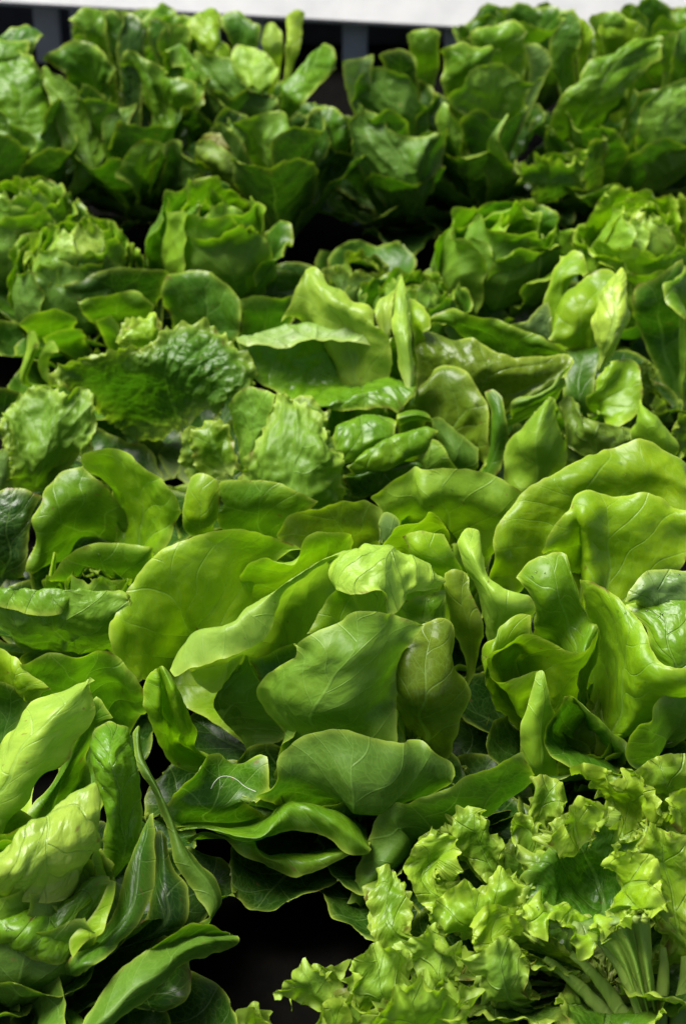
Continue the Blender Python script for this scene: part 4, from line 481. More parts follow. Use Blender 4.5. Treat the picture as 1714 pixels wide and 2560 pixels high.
K3|e|g|-195,2474,235 -167.8,2457.1,235 -147.5,2454.3,230 -134.8,2424,220 -123,2407.9,205/-185.8,2451.2,210 -164.6,2434.8,210 -146.7,2424,208 -132,2413.2,200 -91.9,2418.5,195/-171.4,2434,180 -156,2418.1,180 -138.3,2407.4,175 -115.1,2404.8,173 -86.2,2410.2,180
K3|e|m|-34.5,2481.2,240 -22.8,2488.4,245 -11.1,2476.9,240 -9.6,2451.5,225/-68.7,2432.2,220 -51.5,2440.4,223 -37.1,2440.4,220 -28.3,2426.7,210/-90.4,2424,208 -77,2407.9,205 -62.5,2397.4,200 -53.9,2392.1,193/-83.5,2423.7,190 -77.5,2413,185 -68.8,2410.2,180 -60.1,2407.5,178
K2|e|m|-365.1,2503,270 -350.4,2508.8,280 -330.6,2517.8,283 -319.2,2514.8,275/-350.5,2494.2,255 -340.8,2488.4,260 -330,2497.1,260 -315.4,2494.2,255/-343.8,2499.7,235 -335,2499.7,235 -326.2,2499.7,235 -313.5,2491.1,235
K2|e|g|-322.1,2511.9,270 -311,2522.4,277 -294.7,2502.9,273 -289.1,2494.2,255/-320.2,2508.8,250 -308.4,2511.8,255 -295.6,2500.1,253 -290,2494.1,240/-318.1,2502.4,228 -309.2,2502.4,228 -300.2,2499.4,226 -290.9,2493.7,225
K2|e|d|-293.1,2485.3,270 -285.2,2499.8,280 -269.8,2488.1,275 -264.1,2479.6,260/-300,2482.6,250 -285,2482.6,256 -272.9,2476.8,255 -264.2,2471.2,245/-303.9,2479.6,230 -288.6,2473.9,232 -276.8,2471.1,230 -265,2468.2,228
K3|e|g|-258.8,2494,273 -247.3,2496.9,275 -232.1,2485.3,270/-262.2,2488.4,257 -247.3,2485.5,258 -229.9,2485.5,255/-256.9,2482.6,238 -245.2,2482.6,238 -233.5,2482.6,238
K3|e|m|-246.8,2474,250 -235.1,2485.3,267 -220.8,2489.7,270 -203.5,2488.3,263/-244.6,2474,235 -233,2482.6,247 -218.3,2482.6,250 -203.8,2482.6,247/-234.2,2479.3,218 -225,2479.5,227 -216.1,2479.6,230 -204.4,2479.6,230
K3|e|g|-166.6,2514.8,275 -143.1,2517.8,280 -122.3,2503,270 -110.6,2497.1,260/-160.8,2506,260 -140.3,2506,260 -125.2,2494.2,255 -113.4,2485.5,246/-152.5,2502.8,240 -137.7,2499.8,238 -125.6,2491.1,235 -116.8,2488.1,230
K3|e|p|-107,2482.5,265 -95.7,2494.1,270 -80.9,2479.6,260/-107.1,2471.2,245 -95.2,2465.4,247 -80.9,2471.2,245/-99,2473.7,220 -90.2,2473.7,220 -81.6,2482.2,223
K3|e|p|-75.5,2505.9,275 -60.9,2513.3,280 -52.2,2514.8,275/-77,2491.3,250 -66.6,2485.5,252 -55,2488.4,248/-76,2490.6,220 -69.7,2473.6,217 -63.8,2473.7,220
K4|e|m|-148,2321.1,185 -143.9,2331.7,200 -133.3,2316.5,203 -108.4,2322.7,205 -77.7,2326.4,205 -63.2,2298.1,200 -35.4,2284.2,188/-140.1,2321.4,170 -131,2311.5,177 -117.3,2316.4,175 -99.9,2304,180 -82.8,2294.1,184 -68.8,2287.2,178 -46.5,2277.8,173/-124,2323.9,145 -115.2,2316.7,148 -106.6,2314.3,146 -97.5,2297.5,150 -88.9,2292.7,152 -77.9,2295.1,148 -63.7,2288,148/-96,2318.5,120 -91.8,2318.5,120 -87.4,2315,120 -84.5,2311.4,120 -81.6,2311.4,120 -78.8,2311.4,120 -73.3,2318.6,123
K4|e|o|-184.7,2333.8,165 -171.6,2330.1,168 -148.2,2309.4,163 -122.4,2292.7,155 -97.3,2285.7,143/-183.8,2331.2,148 -168.4,2309.5,148 -145.3,2292.8,140 -122.9,2288.1,130 -100.7,2290.3,123/-176.8,2345.4,130 -158.5,2321.1,125 -138,2304.4,120 -121.1,2301.9,115 -104.1,2301.9,115
K4|e|t|-184.4,2331.3,169 -177.9,2342.4,172 -160.8,2342.2,173 -146.5,2336.2,170/-178.1,2338.7,160 -166.3,2328.9,158 -151.9,2324,157 -143.4,2324,160/-171.5,2358,140 -162.4,2350.6,140 -150.6,2343.3,140 -141.6,2336,143
K4|e|g|-46.2,2351.1,185 -36.4,2370,200 -19.3,2366,203 -2.3,2343.1,200 9,2340.7,195/-47.5,2333.8,165 -33.4,2343.7,170 -19.3,2343.7,170 -2.3,2328.8,170 9.1,2341.2,165/-53.4,2328.7,140 -39.1,2321.5,143 -22.1,2321.5,143 -7.9,2331.2,145 6.3,2338.5,145/-73.3,2318.5,120 -64.6,2311.4,120 -53.3,2311.4,120 -39.2,2318.5,120 -25.1,2325.8,123
K2|e|m|-291.2,2290.5,135 -280.3,2307,155 -266,2314.1,170 -249.4,2320.1,175 -233.2,2306.8,170/-283.4,2292.8,128 -272.8,2307.1,140 -261.2,2311.9,153 -247.2,2316.7,160 -235.1,2309.4,163/-273.9,2299.4,110 -267.2,2311.5,123 -262.9,2316.4,130 -253.7,2314.2,140 -239.4,2319.1,150
K2|e|d|-233,2319.1,165 -215.9,2321.4,173 -201,2304.5,165 -176.1,2292.8,140/-233.9,2316.7,145 -220.2,2326.4,150 -205.5,2314.3,143 -182.8,2299.8,125/-235.3,2318.5,120 -222.2,2332.9,120 -209.8,2318.4,117 -191.8,2299.4,110
L1|e|g|0,2321.1,185 14.1,2344.5,195 33.9,2352.2,200 53.5,2340.7,195 60.3,2321.1,185 83.8,2307.7,180 106.2,2307.7,180 123,2313.6,185 133.1,2320.9,188/8.5,2324,160 22.6,2326.4,168 39.4,2323.9,172 53.3,2314.1,170 67.2,2304.5,165 83.8,2294.9,163 94.3,2280.4,169 112,2302.1,163 126.6,2319.1,165/28.4,2321.1,125 39.7,2316.4,130 53.5,2302.2,133 64.7,2295.1,133 75.7,2288.1,133 86.8,2283.4,135 96.1,2274,142 106.8,2297.5,138 118.4,2307.1,140/48.5,2312.7,95 57,2312.7,95 68.1,2301.3,100 76.5,2297.8,100 84.9,2294.4,100 93.2,2287.4,100 98,2280.6,103 101.6,2289.9,105 107.5,2299.4,110
L1|e|g|5.7,2386.3,225 28.5,2399.3,235 54.1,2401.7,240 73.9,2393.8,237 96.3,2378.3,225/11.4,2392.1,205 31.4,2394.6,213 54.1,2389.2,218 76.8,2381.3,215 105.5,2381.6,200/20.1,2397.3,185 40.2,2392.1,190 59.9,2376.5,193 82.5,2368.8,190 110.5,2384.2,175/46.3,2401.9,165 60.5,2386.5,165 74.6,2376.3,163 88.9,2372.4,160 106.5,2383.8,160
L2|e|m|127.3,2360.8,205 134.1,2356.8,208 140.7,2343,203 153.2,2328.5,185/125,2361.2,187 132.7,2345.9,190 141.3,2343.5,185 155.4,2336.2,173/126.7,2358.7,173 136.1,2343.7,170 144.3,2336.2,167 153,2338.7,163
L2|e|m|133.6,2378.8,210 156.2,2388.7,230 182.1,2401.6,243 210.7,2401.7,240 242.2,2394.3,225 259.9,2404.8,230/142.7,2379.1,195 159.6,2384.1,208 179.6,2391.8,217 205.8,2397.2,215 228.6,2392,208 240,2392,208/160.6,2384.2,178 169.2,2386.8,183 183.7,2392.1,187 201.4,2397.3,185 221.5,2394.6,180 238.8,2397.3,185/167.9,2390.7,145 176.3,2385.8,147 187.7,2383.2,145 199.8,2390.7,145 214.2,2393.5,150 225.8,2396.3,155
L1|e|m|84.6,2441.9,270 97.5,2447.2,277 111.7,2444.3,278 125.8,2436.1,272/89.4,2445.6,248 100.7,2440,250 115.1,2440,250 126.9,2445.6,248/92.9,2451.5,228 104.5,2451.5,225 116.2,2451.5,225 127.7,2451.5,228
L2|e|m|128.7,2425.8,255 148.6,2428.1,263 168.1,2419.7,263 194.3,2428.1,263 206,2425.8,255/129.1,2421.1,233 148.8,2418.1,240 165.6,2412.6,242 182.7,2415.1,247 200.4,2423.4,247/132.6,2418.6,210 149.7,2418.6,213 163.9,2415.9,217 175.2,2418.5,225 186.1,2415.5,235
L2|e|m|166.3,2441.9,270 183.4,2447,280 206.5,2453.9,285 229.7,2455.5,283 237.9,2444.5,275/169.3,2436.9,257 186.5,2439.5,262 206.4,2439.3,265 226.5,2439.3,265 238.1,2439.5,262/173.3,2443.1,237 190.5,2443,240 207.7,2442.9,243 227.9,2442.9,243 242.5,2443,240
L1|e|d|48.5,2414.9,250 65.5,2413.1,258 85.3,2409.1,255 93.9,2401.7,240/54.6,2421.1,230 68.8,2418.3,234 86,2415.6,232 97.4,2407.8,220/57.6,2418.6,210 72,2418.6,210 86.4,2418.6,210 100.6,2407.9,205
L1|e|y|0,2398.5,250 17,2398.3,253 39.7,2400.7,258/0,2396.6,233 17.1,2396.5,236 36.9,2396.2,242
L2|e|y|237.9,2434,258 252.4,2436.7,260 266.3,2428.6,254 273.4,2418.1,240/241.9,2437.4,242 253.1,2434.6,243 264.3,2426.4,237 269.9,2421.1,230/245.6,2437.6,227 254.1,2434.9,225 262.4,2429.4,224 267.7,2424,223
L2|e|m|204.5,2325.6,195 210.6,2335.5,200 212.6,2331.7,200/185.2,2316.4,175 190.7,2318.7,180 200.4,2316.3,178/184.9,2319.1,150 192.8,2316.7,160 208.3,2316.7,160/183.2,2323.6,130 192.5,2319,138 214.5,2316.7,148/188,2323.1,115 199,2318.4,117 223.5,2330.8,130
L3|e|m|330,2406.7,250 365.8,2428.1,263 395.6,2441.9,270 418.9,2443.4,268 408.9,2423.1,253/301,2386.1,228 326.3,2391,238 355.7,2404.2,245 380.6,2420.7,245 398,2415.5,235/285.2,2384.2,205 306.9,2378.8,213 329.5,2381.2,218 356,2389.2,218 375.5,2402.6,210/273.4,2389.2,170 292.8,2384.2,175 312.7,2384.2,178 333.1,2386.8,177 351.9,2402.4,180/266.3,2385.3,138 286.7,2387.9,140 304.8,2395.5,140 317.2,2403.1,140 326.7,2413.7,145
L3|e|g|289.2,2473.3,277 303.4,2478.5,290 306,2458.3,285 310.5,2447.8,265/275.6,2468.2,255 289.4,2465.1,262 303,2456.5,262 310.2,2448.4,250/273.5,2462.7,233 284.7,2457.1,232 296.3,2457.1,232 307.7,2457.1,235
L3|e|l|310.7,2473.2,280 317.2,2467.2,282 327.7,2450.5,270/312.4,2459.6,255 318.7,2453.8,260 328.9,2451.1,255/310.7,2454.3,230 316.5,2454.3,230 325.1,2457.1,235
L3|e|m|322.5,2464.2,283 340.9,2478.5,290 358.3,2478.5,290 372.2,2471.4,285/332.6,2465.1,265 343.8,2467.6,273 358.5,2470.5,275 372.9,2470.5,275/337.4,2471.1,248 349.2,2474,250 361,2476.8,252 375.3,2476.8,255
L3|e|l|337.3,2459.1,270 346.8,2473.2,280 370.2,2476,282 401.9,2467.8,270/341.2,2456.8,253 355.8,2462.3,260 376.2,2465.1,262 399.4,2462.4,257/346.2,2462.7,233 360.7,2465.5,238 377.5,2462.7,242 397.8,2462.7,242
L3|e|m|392,2357.8,215 412.6,2370.4,225 433.4,2380.7,230 457.3,2388.7,230/382.4,2351.1,185 403.6,2345.8,193 426.1,2348.2,198 454.5,2350.7,200/382,2351,155 402.7,2338.7,160 425.1,2338.7,163 456.5,2341.2,165/398.8,2347.3,120 415,2340.1,120 435,2342.7,125 460.7,2345.4,130
L3|e|m|415.7,2439.3,265 431.2,2450.5,270 452.1,2459.1,270 465.7,2450.5,270/414.2,2434.6,243 431.7,2437.3,245 451.4,2440.1,247 466.4,2440.1,247/421.4,2432.2,223 436.1,2432.2,220 452.9,2432.2,220 469.2,2440.4,220
L3|e|g|430.4,2424.9,270 450.6,2455.7,280 466.9,2464.4,280/428.8,2417.9,246 447.6,2417.6,252 462.4,2417.6,252/429.2,2424,220 451.7,2424,220 466.3,2424,223
L2|f|g|218.2,2288.1,145 237.7,2295,157 257.2,2298.5,163 270.9,2292.6,158 290.6,2295,160 313.6,2299.8,158/224.6,2290.4,132 241.7,2297.5,138 258.6,2299.9,140 275.4,2297.5,138 292.4,2299.9,140 309.2,2299.9,140/242.5,2294.9,118 253.9,2297.3,120 268,2297.3,120 282.1,2297.3,120 293.4,2297.3,120 305.2,2304.4,123
L3|f|g|292.1,2307,155 300.9,2319,168 317.7,2321.4,173 338.1,2336,185/293.1,2307.1,140 307.8,2319.1,150 321.9,2324,157 336.3,2333.8,168/299.6,2309.3,130 311.4,2319,138 323,2323.9,142 334.8,2333.7,150
H4|fnN|g|134.8,1050,120 150.9,1057.3,135 165.4,1067,150 179.7,1070.2,160 192.8,1068.6,155 194.8,1051.1,145/133,1027,120 150.4,1044.5,123 167.7,1056.1,123 184.8,1063.2,123 200.2,1057.6,126 211.7,1028.7,140/131.9,1009.7,115 149.7,1028.2,110 168.7,1049.8,98 186.3,1058.6,94 204.5,1050.3,102 219.9,1008.6,142/132.9,999.3,110 148.5,1010.9,105 167,1028.5,92 186.3,1036.6,84 206.3,1030.5,90 221.5,984.3,140/135.2,990.8,112 151.3,992.8,110 165.5,992.8,110 180,994.8,108 195.9,997.1,110 213.3,985.8,130/137.9,996.1,100 153.5,995.4,103 165.6,987.5,100 175.9,981.1,100 192.5,989.8,102 208.3,989.3,120
H4|r|s|183,997.5,92 188.5,993.9,99 195.8,1000.1,96 201.3,997.5,103 209,1007.1,100 214.5,1004.5,107 224,1014.2,104/197.7,990.4,77 201.9,984.4,85 207,990.7,80 209.6,984.5,88 215,992.1,82 218.2,987.4,89 224.7,994.4,84/208.3,980.6,58 210.4,973.2,66 214.3,978.8,60 216,972.4,68 220.3,979.9,61 221.7,973.4,68 226.1,979,62/219,967,34 219.3,961.6,40 222.3,966.1,35 222.9,960.7,41 226.1,966.1,35 227,961.6,40 229.9,966.1,35
H4|f|l|220.9,1053.5,145 224.6,1052,155 232.9,1050.4,150 243.6,1045.5,148 255.7,1040.9,148/215.6,1043.3,135 225,1040.8,133 236.4,1039.4,130 245.7,1037,130 256.6,1034.8,130/225.5,1032.2,115 231.7,1029.7,113 239.9,1028.2,110 247.6,1026,110 256.9,1023.7,110/233.7,1017.1,90 237.9,1012.6,90 244,1010.4,90 250.1,1008.2,90 256.5,1008.2,90/237.4,1008,70 242,1005.8,70 246.5,1003.6,70 252.6,1001.5,70 259.1,1001.5,70
H4|f|l|179.6,1129.3,130 190.3,1125.4,140 200.9,1115.2,140 214.3,1115.2,140 220.9,1117,145 230.8,1112.7,140 238.8,1091.7,130 245.3,1087.4,125/190.9,1133,120 198.1,1124.8,125 206,1119.7,125 216,1120,127 222.2,1116.3,128 228.7,1111.9,123 233,1102.6,118 239.1,1096,115/201.4,1129.1,110 207.9,1126.5,110 214.4,1124,110 219.2,1121.5,110 224.1,1118.7,108 227.3,1115.9,106 228.3,1109.5,105 231.5,1106.8,103
H4|f|m|224.2,1123.5,135 233.6,1124.7,145 243.8,1129.1,150 269.9,1134.2,150/235.5,1122.9,120 244.3,1125.4,120 254.5,1125.4,120 271.5,1125.4,120/244.7,1127.6,100 251.6,1127.6,100 260.1,1127.6,100 273.8,1127.6,100
H4|f|l|245.7,1081.9,130 247.2,1087.8,140 255.1,1099.5,145 264.9,1101,148/251.8,1083.2,120 255.6,1089.9,125 261.1,1095,127 269.6,1096.4,128/257.1,1087.4,105 260.3,1089.3,110 266,1094.2,110 273.1,1096.6,110
H4|f|m|143.8,1120.3,120 152.3,1126.7,130 162.4,1128.2,132 168,1107.8,120/143.8,1113.9,110 150.7,1118.4,115 157.7,1120.9,115 162.1,1108.7,108/147.5,1108.1,95 151,1110.9,97 156.4,1113.3,97 159.8,1113.1,95
H4|f|m|79.5,1098.5,115 87,1101.9,123 97,1103.7,127 103.2,1093.2,122 116.5,1084.4,110/81.9,1089.8,105 90.1,1089.3,110 100,1089.5,112 109.9,1083.9,106 119.9,1078.1,98/93.7,1081.8,90 100.4,1082.1,92 107,1082.1,92 115.3,1079.4,90 122.8,1075.1,85
H4|f|l|70,1086.8,110 79.8,1086,113 84.4,1074.8,110 82.1,1058.8,105 78.8,1054.7,100/54.9,1082.6,105 66.7,1080.7,100 75.2,1081.3,95 74.8,1071.4,93 71.2,1064.4,93/47.9,1062.3,95 54.6,1062.8,90 61.5,1069.6,88 68,1064.9,88 71.1,1060.2,88/54.3,1049.3,85 59.3,1051.6,85 64.4,1056.3,85 69.5,1058.6,85 74.7,1063.3,85
H4|f|m|127.9,1088.1,120 133,1093.7,126 139.8,1094.8,125 142.8,1083.8,115 153.7,1076.6,115/129.8,1084.4,110 134.9,1088.4,113 139.9,1088.4,113 143.1,1081.5,106 152.5,1075.4,105/131.5,1078.3,100 136.8,1083.1,100 140.2,1083.1,100 143.1,1076.7,97 149.5,1071.7,95
H4|f|m|25.1,1075.6,80 31.8,1079.9,85 36.1,1082.3,85 41.7,1068.5,80/20.8,1059.6,75 28.2,1058.8,78 36.4,1054.2,78 52.9,1048.7,72/20.6,1043.6,68 29.7,1041.6,70 37.8,1039.3,70 50.9,1034.5,68/24.6,1024.4,60 31.2,1029.1,62 39.4,1031.7,64 50.9,1030.4,63
H4|f|l|62.9,1021,95 72.8,1030.9,103 85.7,1034.8,108 103.4,1035.1,110 116.2,1038.2,118 129.1,1038.4,120/64.5,1016.8,88 77.4,1022.2,96 90.3,1024.9,100 104.8,1026.4,103 119.4,1030.3,108 132.1,1030.7,112/72.7,1013.7,80 83.8,1015.6,87 95,1017.3,92 106.3,1018.7,95 119,1020.4,100 131.7,1020.8,104
H4|f|l|93.9,1006.5,105 101.9,1010.3,110 114.3,1006.1,112 124.8,997.1,110 131.2,991.8,100/93.6,995.9,98 102,1002.3,96 110.2,1006.7,96 117.9,1002.3,96 125.8,997.3,90/96.5,986.5,90 103,988.6,90 109.6,992.9,90 116.1,995.1,90 124.3,997.1,88
H4|f|m|95,986.3,88 102.5,983.6,93 114.1,993.8,98 123.4,990.2,95 128.1,984.1,88/96.5,978.8,78 105.3,972.1,85 114.7,973.5,88 124.5,976.4,85 132,975.3,75/104.8,972.4,60 110.4,965.7,65 116.5,963.9,67 125,969.9,65 131,974.8,62
H4|f|l|38.1,990.6,88 47.6,994.3,93 63.7,1002.7,100 74.7,1000.7,102 75.7,987.3,98 87.6,982.2,90/49.3,988.9,83 57.2,990.3,86 65.2,992.7,88 72.9,989.6,89 77.5,983.9,86 85.5,979.9,79/52.5,983.5,73 60.3,981.4,73 66.6,979.5,75 72.8,977.4,75 77.6,977.1,73 82.4,975.7,70
H4|f|l|3.9,972.7,80 7.9,982.9,87 20.6,990.8,90 34.9,989.9,92 47.4,984.3,90/6.3,969.7,72 14.2,973.4,77 25.3,979,80 34.8,979.2,82 45.9,979,80/9.5,970.4,60 19,966.7,64 28.4,966,67 37.9,969.4,70 45.8,971.5,70
H4|f|l|13.9,936.4,70 21.7,947.6,78 34.2,954.1,82 48.3,957.7,87 62.1,953.6,87 81,953.9,80 93,940.6,70/15.5,933.5,60 26.4,942.5,68 37.3,946,73 49.7,948.5,77 62,945.5,78 77.8,946.9,72 90.1,938.9,63/17.1,930.4,50 28.1,939.8,53 39,942.2,57 49.9,943.6,60 62.4,943.6,60 75,944.3,57 86,940.4,50
H4|f|m|0,954.9,70 6.3,960.6,75 12.5,952.2,73 19.5,950.8,70/0,953.8,60 7.8,955.2,63 14.1,953.1,63 20.4,949.7,60/1.6,950.5,50 7.9,952.6,50 14.2,952.6,50 20.4,950.5,50
H4|f|l|-51.6,965.3,70 -45.3,967.1,77 -35.9,974,83 -20.2,977.7,88 -6,973.5,88/-43.8,967.1,68 -35.9,968.7,73 -26.5,970.1,76 -17,971.3,77 -6,971.3,77/-29.7,964.1,60 -23.4,965.5,63 -17,964.6,64 -12.3,962.5,64 -7.6,960.4,64
H4|f|l|-74.1,951.7,60 -68.8,957.4,65 -62.5,958.6,66 -54.5,952,62/-73.6,950.5,50 -67.4,954,53 -61.1,954,53 -53.2,950.5,50/-72.3,951.3,40 -66.1,953.4,40 -61.4,953.4,40 -53.4,951.3,40
H4|f|l|-15.1,931.9,75 -12.1,943.9,82 -4.3,947.2,85 3.4,945.7,80/-13.6,930.6,70 -9,940,73 -2.8,942.2,75 5,942.9,72/-12.1,931.5,60 -7.5,937.8,62 -1.2,938.9,63 5,941.6,60
H6|hnn|m|-241.9,1818.7,147.1 -238.3,1835.5,156.8 -224.4,1841.5,161.6 -213.1,1849,163.5 -201,1840.6,156.8/-235.6,1821.6,140.3 -228.3,1822.4,145.1 -218.9,1823.8,147.1 -209.5,1823.8,147.1 -203.5,1832.9,142.2/-226.7,1838.2,118 -221.3,1834.2,122.8 -216.5,1834.2,122.8 -211.8,1834.2,122.8 -204.6,1834.2,122.8
H6|hn|g|-356.6,1705.3,113.1 -347.3,1721.7,118 -330.7,1739.1,127.7 -309.2,1735.1,132.5 -288.7,1718.5,135.4 -274.5,1732.3,135.4 -263.8,1725.9,132.5 -260.6,1708.2,118 -256.9,1678.5,93.7/-345.8,1683.5,98.5 -338.3,1697.4,103.4 -325.7,1706.9,108.2 -308.9,1703.1,113.1 -294.3,1695.3,115 -281.3,1699.8,115 -272.3,1698.6,113.1 -268.5,1688.5,103.4 -265.5,1682.2,88.8/-343.5,1667.3,74.3 -334.7,1671.1,77.2 -326,1674.9,80.1 -314.2,1672.9,84 -303.5,1677.2,84 -295.1,1681.5,84 -286.6,1685.9,84 -280.6,1689.5,79.1 -276.9,1693.1,74.3/-345.8,1679.6,45.2 -338.9,1679.6,45.2 -332.1,1679.6,45.2 -325.3,1679.6,45.2 -319,1683.9,45.2 -314.7,1687.8,48.1 -311,1696.1,51 -308.1,1701.6,53 -305.8,1702.8,54.9
H6|hn|g|-60,1685.9,161.6 -49.8,1674.7,161.6 -34.4,1672.2,156.8 -21.2,1658.6,151.9 -15.6,1640.9,147.1 -12.3,1627.8,142.2 2.9,1631.4,132.5/-69.6,1667.4,151.9 -56,1653.6,154.8 -42.7,1642.2,153.8 -31.7,1632.7,151.9 -23,1619.7,147.1 -16.5,1605.9,140.3 0.7,1610.1,127.7/-86.7,1639.5,127.7 -73.1,1627.2,132.5 -57.7,1619.8,134.4 -44.6,1614.6,132.5 -33.7,1607,129.6 -20.8,1601.6,122.8 0.7,1605,113.1/-98,1633,103.4 -82,1617.4,105.3 -66.4,1603.6,106.3 -51,1593,105.3 -35.8,1584,103.4 -20.8,1587.6,98.5 2.9,1603.3,93.7
H6|hnn|g|-165.6,1672.2,103.4 -163.6,1681,111.2 -152.5,1685.9,116 -136.7,1684.8,118 -125.3,1677.7,113.1/-163.9,1670.3,88.8 -152.1,1667.3,98.5 -143,1669,105.3 -134.6,1677.7,105.3 -122.9,1667.9,103.4/-159.3,1659.8,74.3 -148.1,1665.4,84 -136.4,1661.3,91.8 -127.7,1666.7,93.7 -116.2,1657.5,88.8/-141.4,1654.2,64.6 -134.6,1654.9,69.5 -127.5,1651.4,74.3 -118.7,1655.2,77.2 -112.1,1655.6,74.3
H4|f|m|221.7,1075.4,127.7 225.6,1074.4,137.3 234,1072.5,132.5 244.9,1067.5,130.6 257.3,1062.7,130.6/216.2,1064.5,118 225.8,1061.8,116 237.3,1060.2,113.1 246.8,1057.8,113.1 257.9,1055.5,113.1/226,1052.1,98.5 232.4,1049.5,96.6 240.6,1047.9,93.7 248.5,1045.6,93.7 258,1043.3,93.7/234.1,1035.5,74.3 238.4,1031,74.3 244.6,1028.8,74.3 250.8,1026.5,74.3 257.3,1026.5,74.3/237.7,1025.4,54.9 242.3,1023.2,54.9 246.9,1021,54.9 253.2,1018.7,54.9 259.7,1018.7,54.9
H4|f|m|190.2,1147.4,113.1 201.2,1143.9,122.8 211.9,1133.6,122.8 225.6,1133.6,122.8 232.2,1135.7,127.7 242.3,1131.1,122.8 250.2,1109.2,113.1 256.8,1104.6,108.2/201.6,1150.7,103.4 209,1142.5,108.2 217,1137.4,108.2 227.1,1137.8,110.2 233.4,1134.1,111.2 240.1,1129.4,106.3 244.3,1119.6,101.5 250.4,1112.8,98.5/212.2,1146.1,93.7 218.9,1143.6,93.7 225.5,1141,93.7 230.3,1138.4,93.7 235.3,1135.5,91.8 238.5,1132.5,89.8 239.4,1126,88.8 242.6,1123.1,86.9
H4|f|g|233.1,1141.7,118 242.8,1143.4,127.7 253.3,1148.2,132.5 279.7,1153.4,132.5/244.5,1140.2,103.4 253.4,1142.8,103.4 263.8,1142.8,103.4 281,1142.8,103.4/253.7,1144,84 260.6,1144,84 269.3,1144,84 283.2,1144,84
H4|f|m|252.7,1105.2,113.1 254.4,1111.8,122.8 262.5,1124,127.7 272.6,1125.7,130.6/258.8,1106,103.4 262.7,1113.1,108.2 268.4,1118.4,110.2 277,1119.9,111.2/264.1,1109.5,88.8 267.3,1111.7,93.7 273.2,1116.6,93.7 280.4,1119.2,93.7
H4|f|g|147.6,1130.1,103.4 156.2,1137.1,113.1 166.5,1138.7,115 172,1117.5,103.4/147.5,1123.2,93.7 154.5,1127.9,98.5 161.6,1130.5,98.5 166,1117.8,91.8/151.2,1116.6,79.1 154.7,1119.5,81.1 160.1,1122,81.1 163.6,1121.6,79.1
H4|f|g|80.9,1110.3,98.5 88.5,1114.1,106.3 98.6,1116.1,110.2 104.9,1105.3,105.3 118.3,1095.8,93.7/83.3,1101.1,88.8 91.6,1100.7,93.7 101.7,1101.1,95.6 111.7,1095.1,89.8 121.7,1088.8,82.1/95.2,1092.2,74.3 101.9,1092.6,76.2 108.7,1092.6,76.2 117,1089.8,74.3 124.6,1085.2,69.5
H4|f|m|74,1110.8,93.7 84.1,1110.1,96.6 88.7,1098.5,93.7 86.3,1081.8,88.8 82.9,1077.4,84/58.6,1106.2,88.8 70.6,1104,84 79.2,1104.3,79.1 78.8,1094.2,77.2 75.1,1086.9,77.2/51.4,1084.9,79.1 58.3,1085.2,74.3 65.3,1092,72.4 71.9,1087.2,72.4 75.1,1082.4,72.4/57.9,1071.2,69.5 63,1073.5,69.5 68.2,1078.3,69.5 73.4,1080.7,69.5 78.7,1085.4,69.5
H4|f|g|133.7,1102.8,103.4 138.9,1108.7,109.2 145.8,1109.8,108.2 148.7,1098.2,98.5 159.9,1090.9,98.5/135.5,1098.6,93.7 140.8,1102.8,96.6 145.9,1102.8,96.6 149,1095.4,89.8 158.6,1089.2,88.8/137.2,1091.9,84 142.7,1096.8,84 146,1096.8,84 149,1090.2,81.1 155.4,1085,79.1
H4|f|g|22.5,1098.4,64.6 29.4,1103,69.5 33.7,1105.4,69.5 39.4,1091.1,64.6/18.1,1081.7,59.8 25.7,1081.1,62.7 34.1,1076.4,62.7 50.9,1070.5,56.8/18,1065.1,53 27.2,1063.1,54.9 35.5,1060.8,54.9 48.8,1055.8,53/22,1045.1,45.2 28.7,1050,47.1 37.1,1052.7,49.1 48.8,1051.4,48.1
H4|f|m|69.2,1035.7,79.1 79.3,1046.1,86.9 92.4,1050.4,91.8 110.5,1050.7,93.7 123.5,1054.2,101.5 136.5,1054.5,103.4/70.8,1031.2,72.4 84,1037,80.1 97.1,1039.9,84 111.8,1041.5,86.9 126.6,1045.7,91.8 139.5,1046.4,95.6/79.1,1027.6,64.6 90.4,1029.9,71.4 101.8,1031.8,76.2 113.2,1033.4,79.1 126.2,1035.3,84 139.1,1036,87.9
H4|f|m|98.2,1014.7,88.8 106.3,1018.7,93.7 118.8,1014.6,95.6 129.4,1005.4,93.7 135.8,999.7,84/97.8,1003.7,82.1 106.3,1010,80.1 114.6,1014.4,80.1 122.4,1010,80.1 130.3,1004.7,74.3/100.7,993.9,74.3 107.2,996,74.3 113.9,1000.4,74.3 120.5,1002.6,74.3 128.8,1004.4,72.4
H4|f|g|99,992.9,72.4 106.7,990.4,77.2 118.4,1000.9,82.1 127.8,997.2,79.1 132.5,990.7,72.4/100.5,985,62.7 109.4,978.6,69.5 118.9,980.1,72.4 128.8,982.8,69.5 136.3,981.3,59.8/108.8,977.9,45.2 114.5,971.3,50 120.7,969.6,52 129.2,975.5,50 135.3,980.3,47.1
H4|f|m|37,999.2,72.4 46.7,1003.2,77.2 62.9,1011.9,84 74,1010,85.9 75.1,996.3,82.1 87.1,990.8,74.3/48.3,997.3,67.5 56.3,998.9,70.4 64.4,1001.3,72.4 72.3,998.2,73.3 76.9,992.4,70.4 84.9,988.1,63.6/51.5,991.4,57.8 59.5,989.3,57.8 65.8,987.5,59.8 72.1,985.3,59.8 76.9,985,57.8 81.7,983.5,54.9
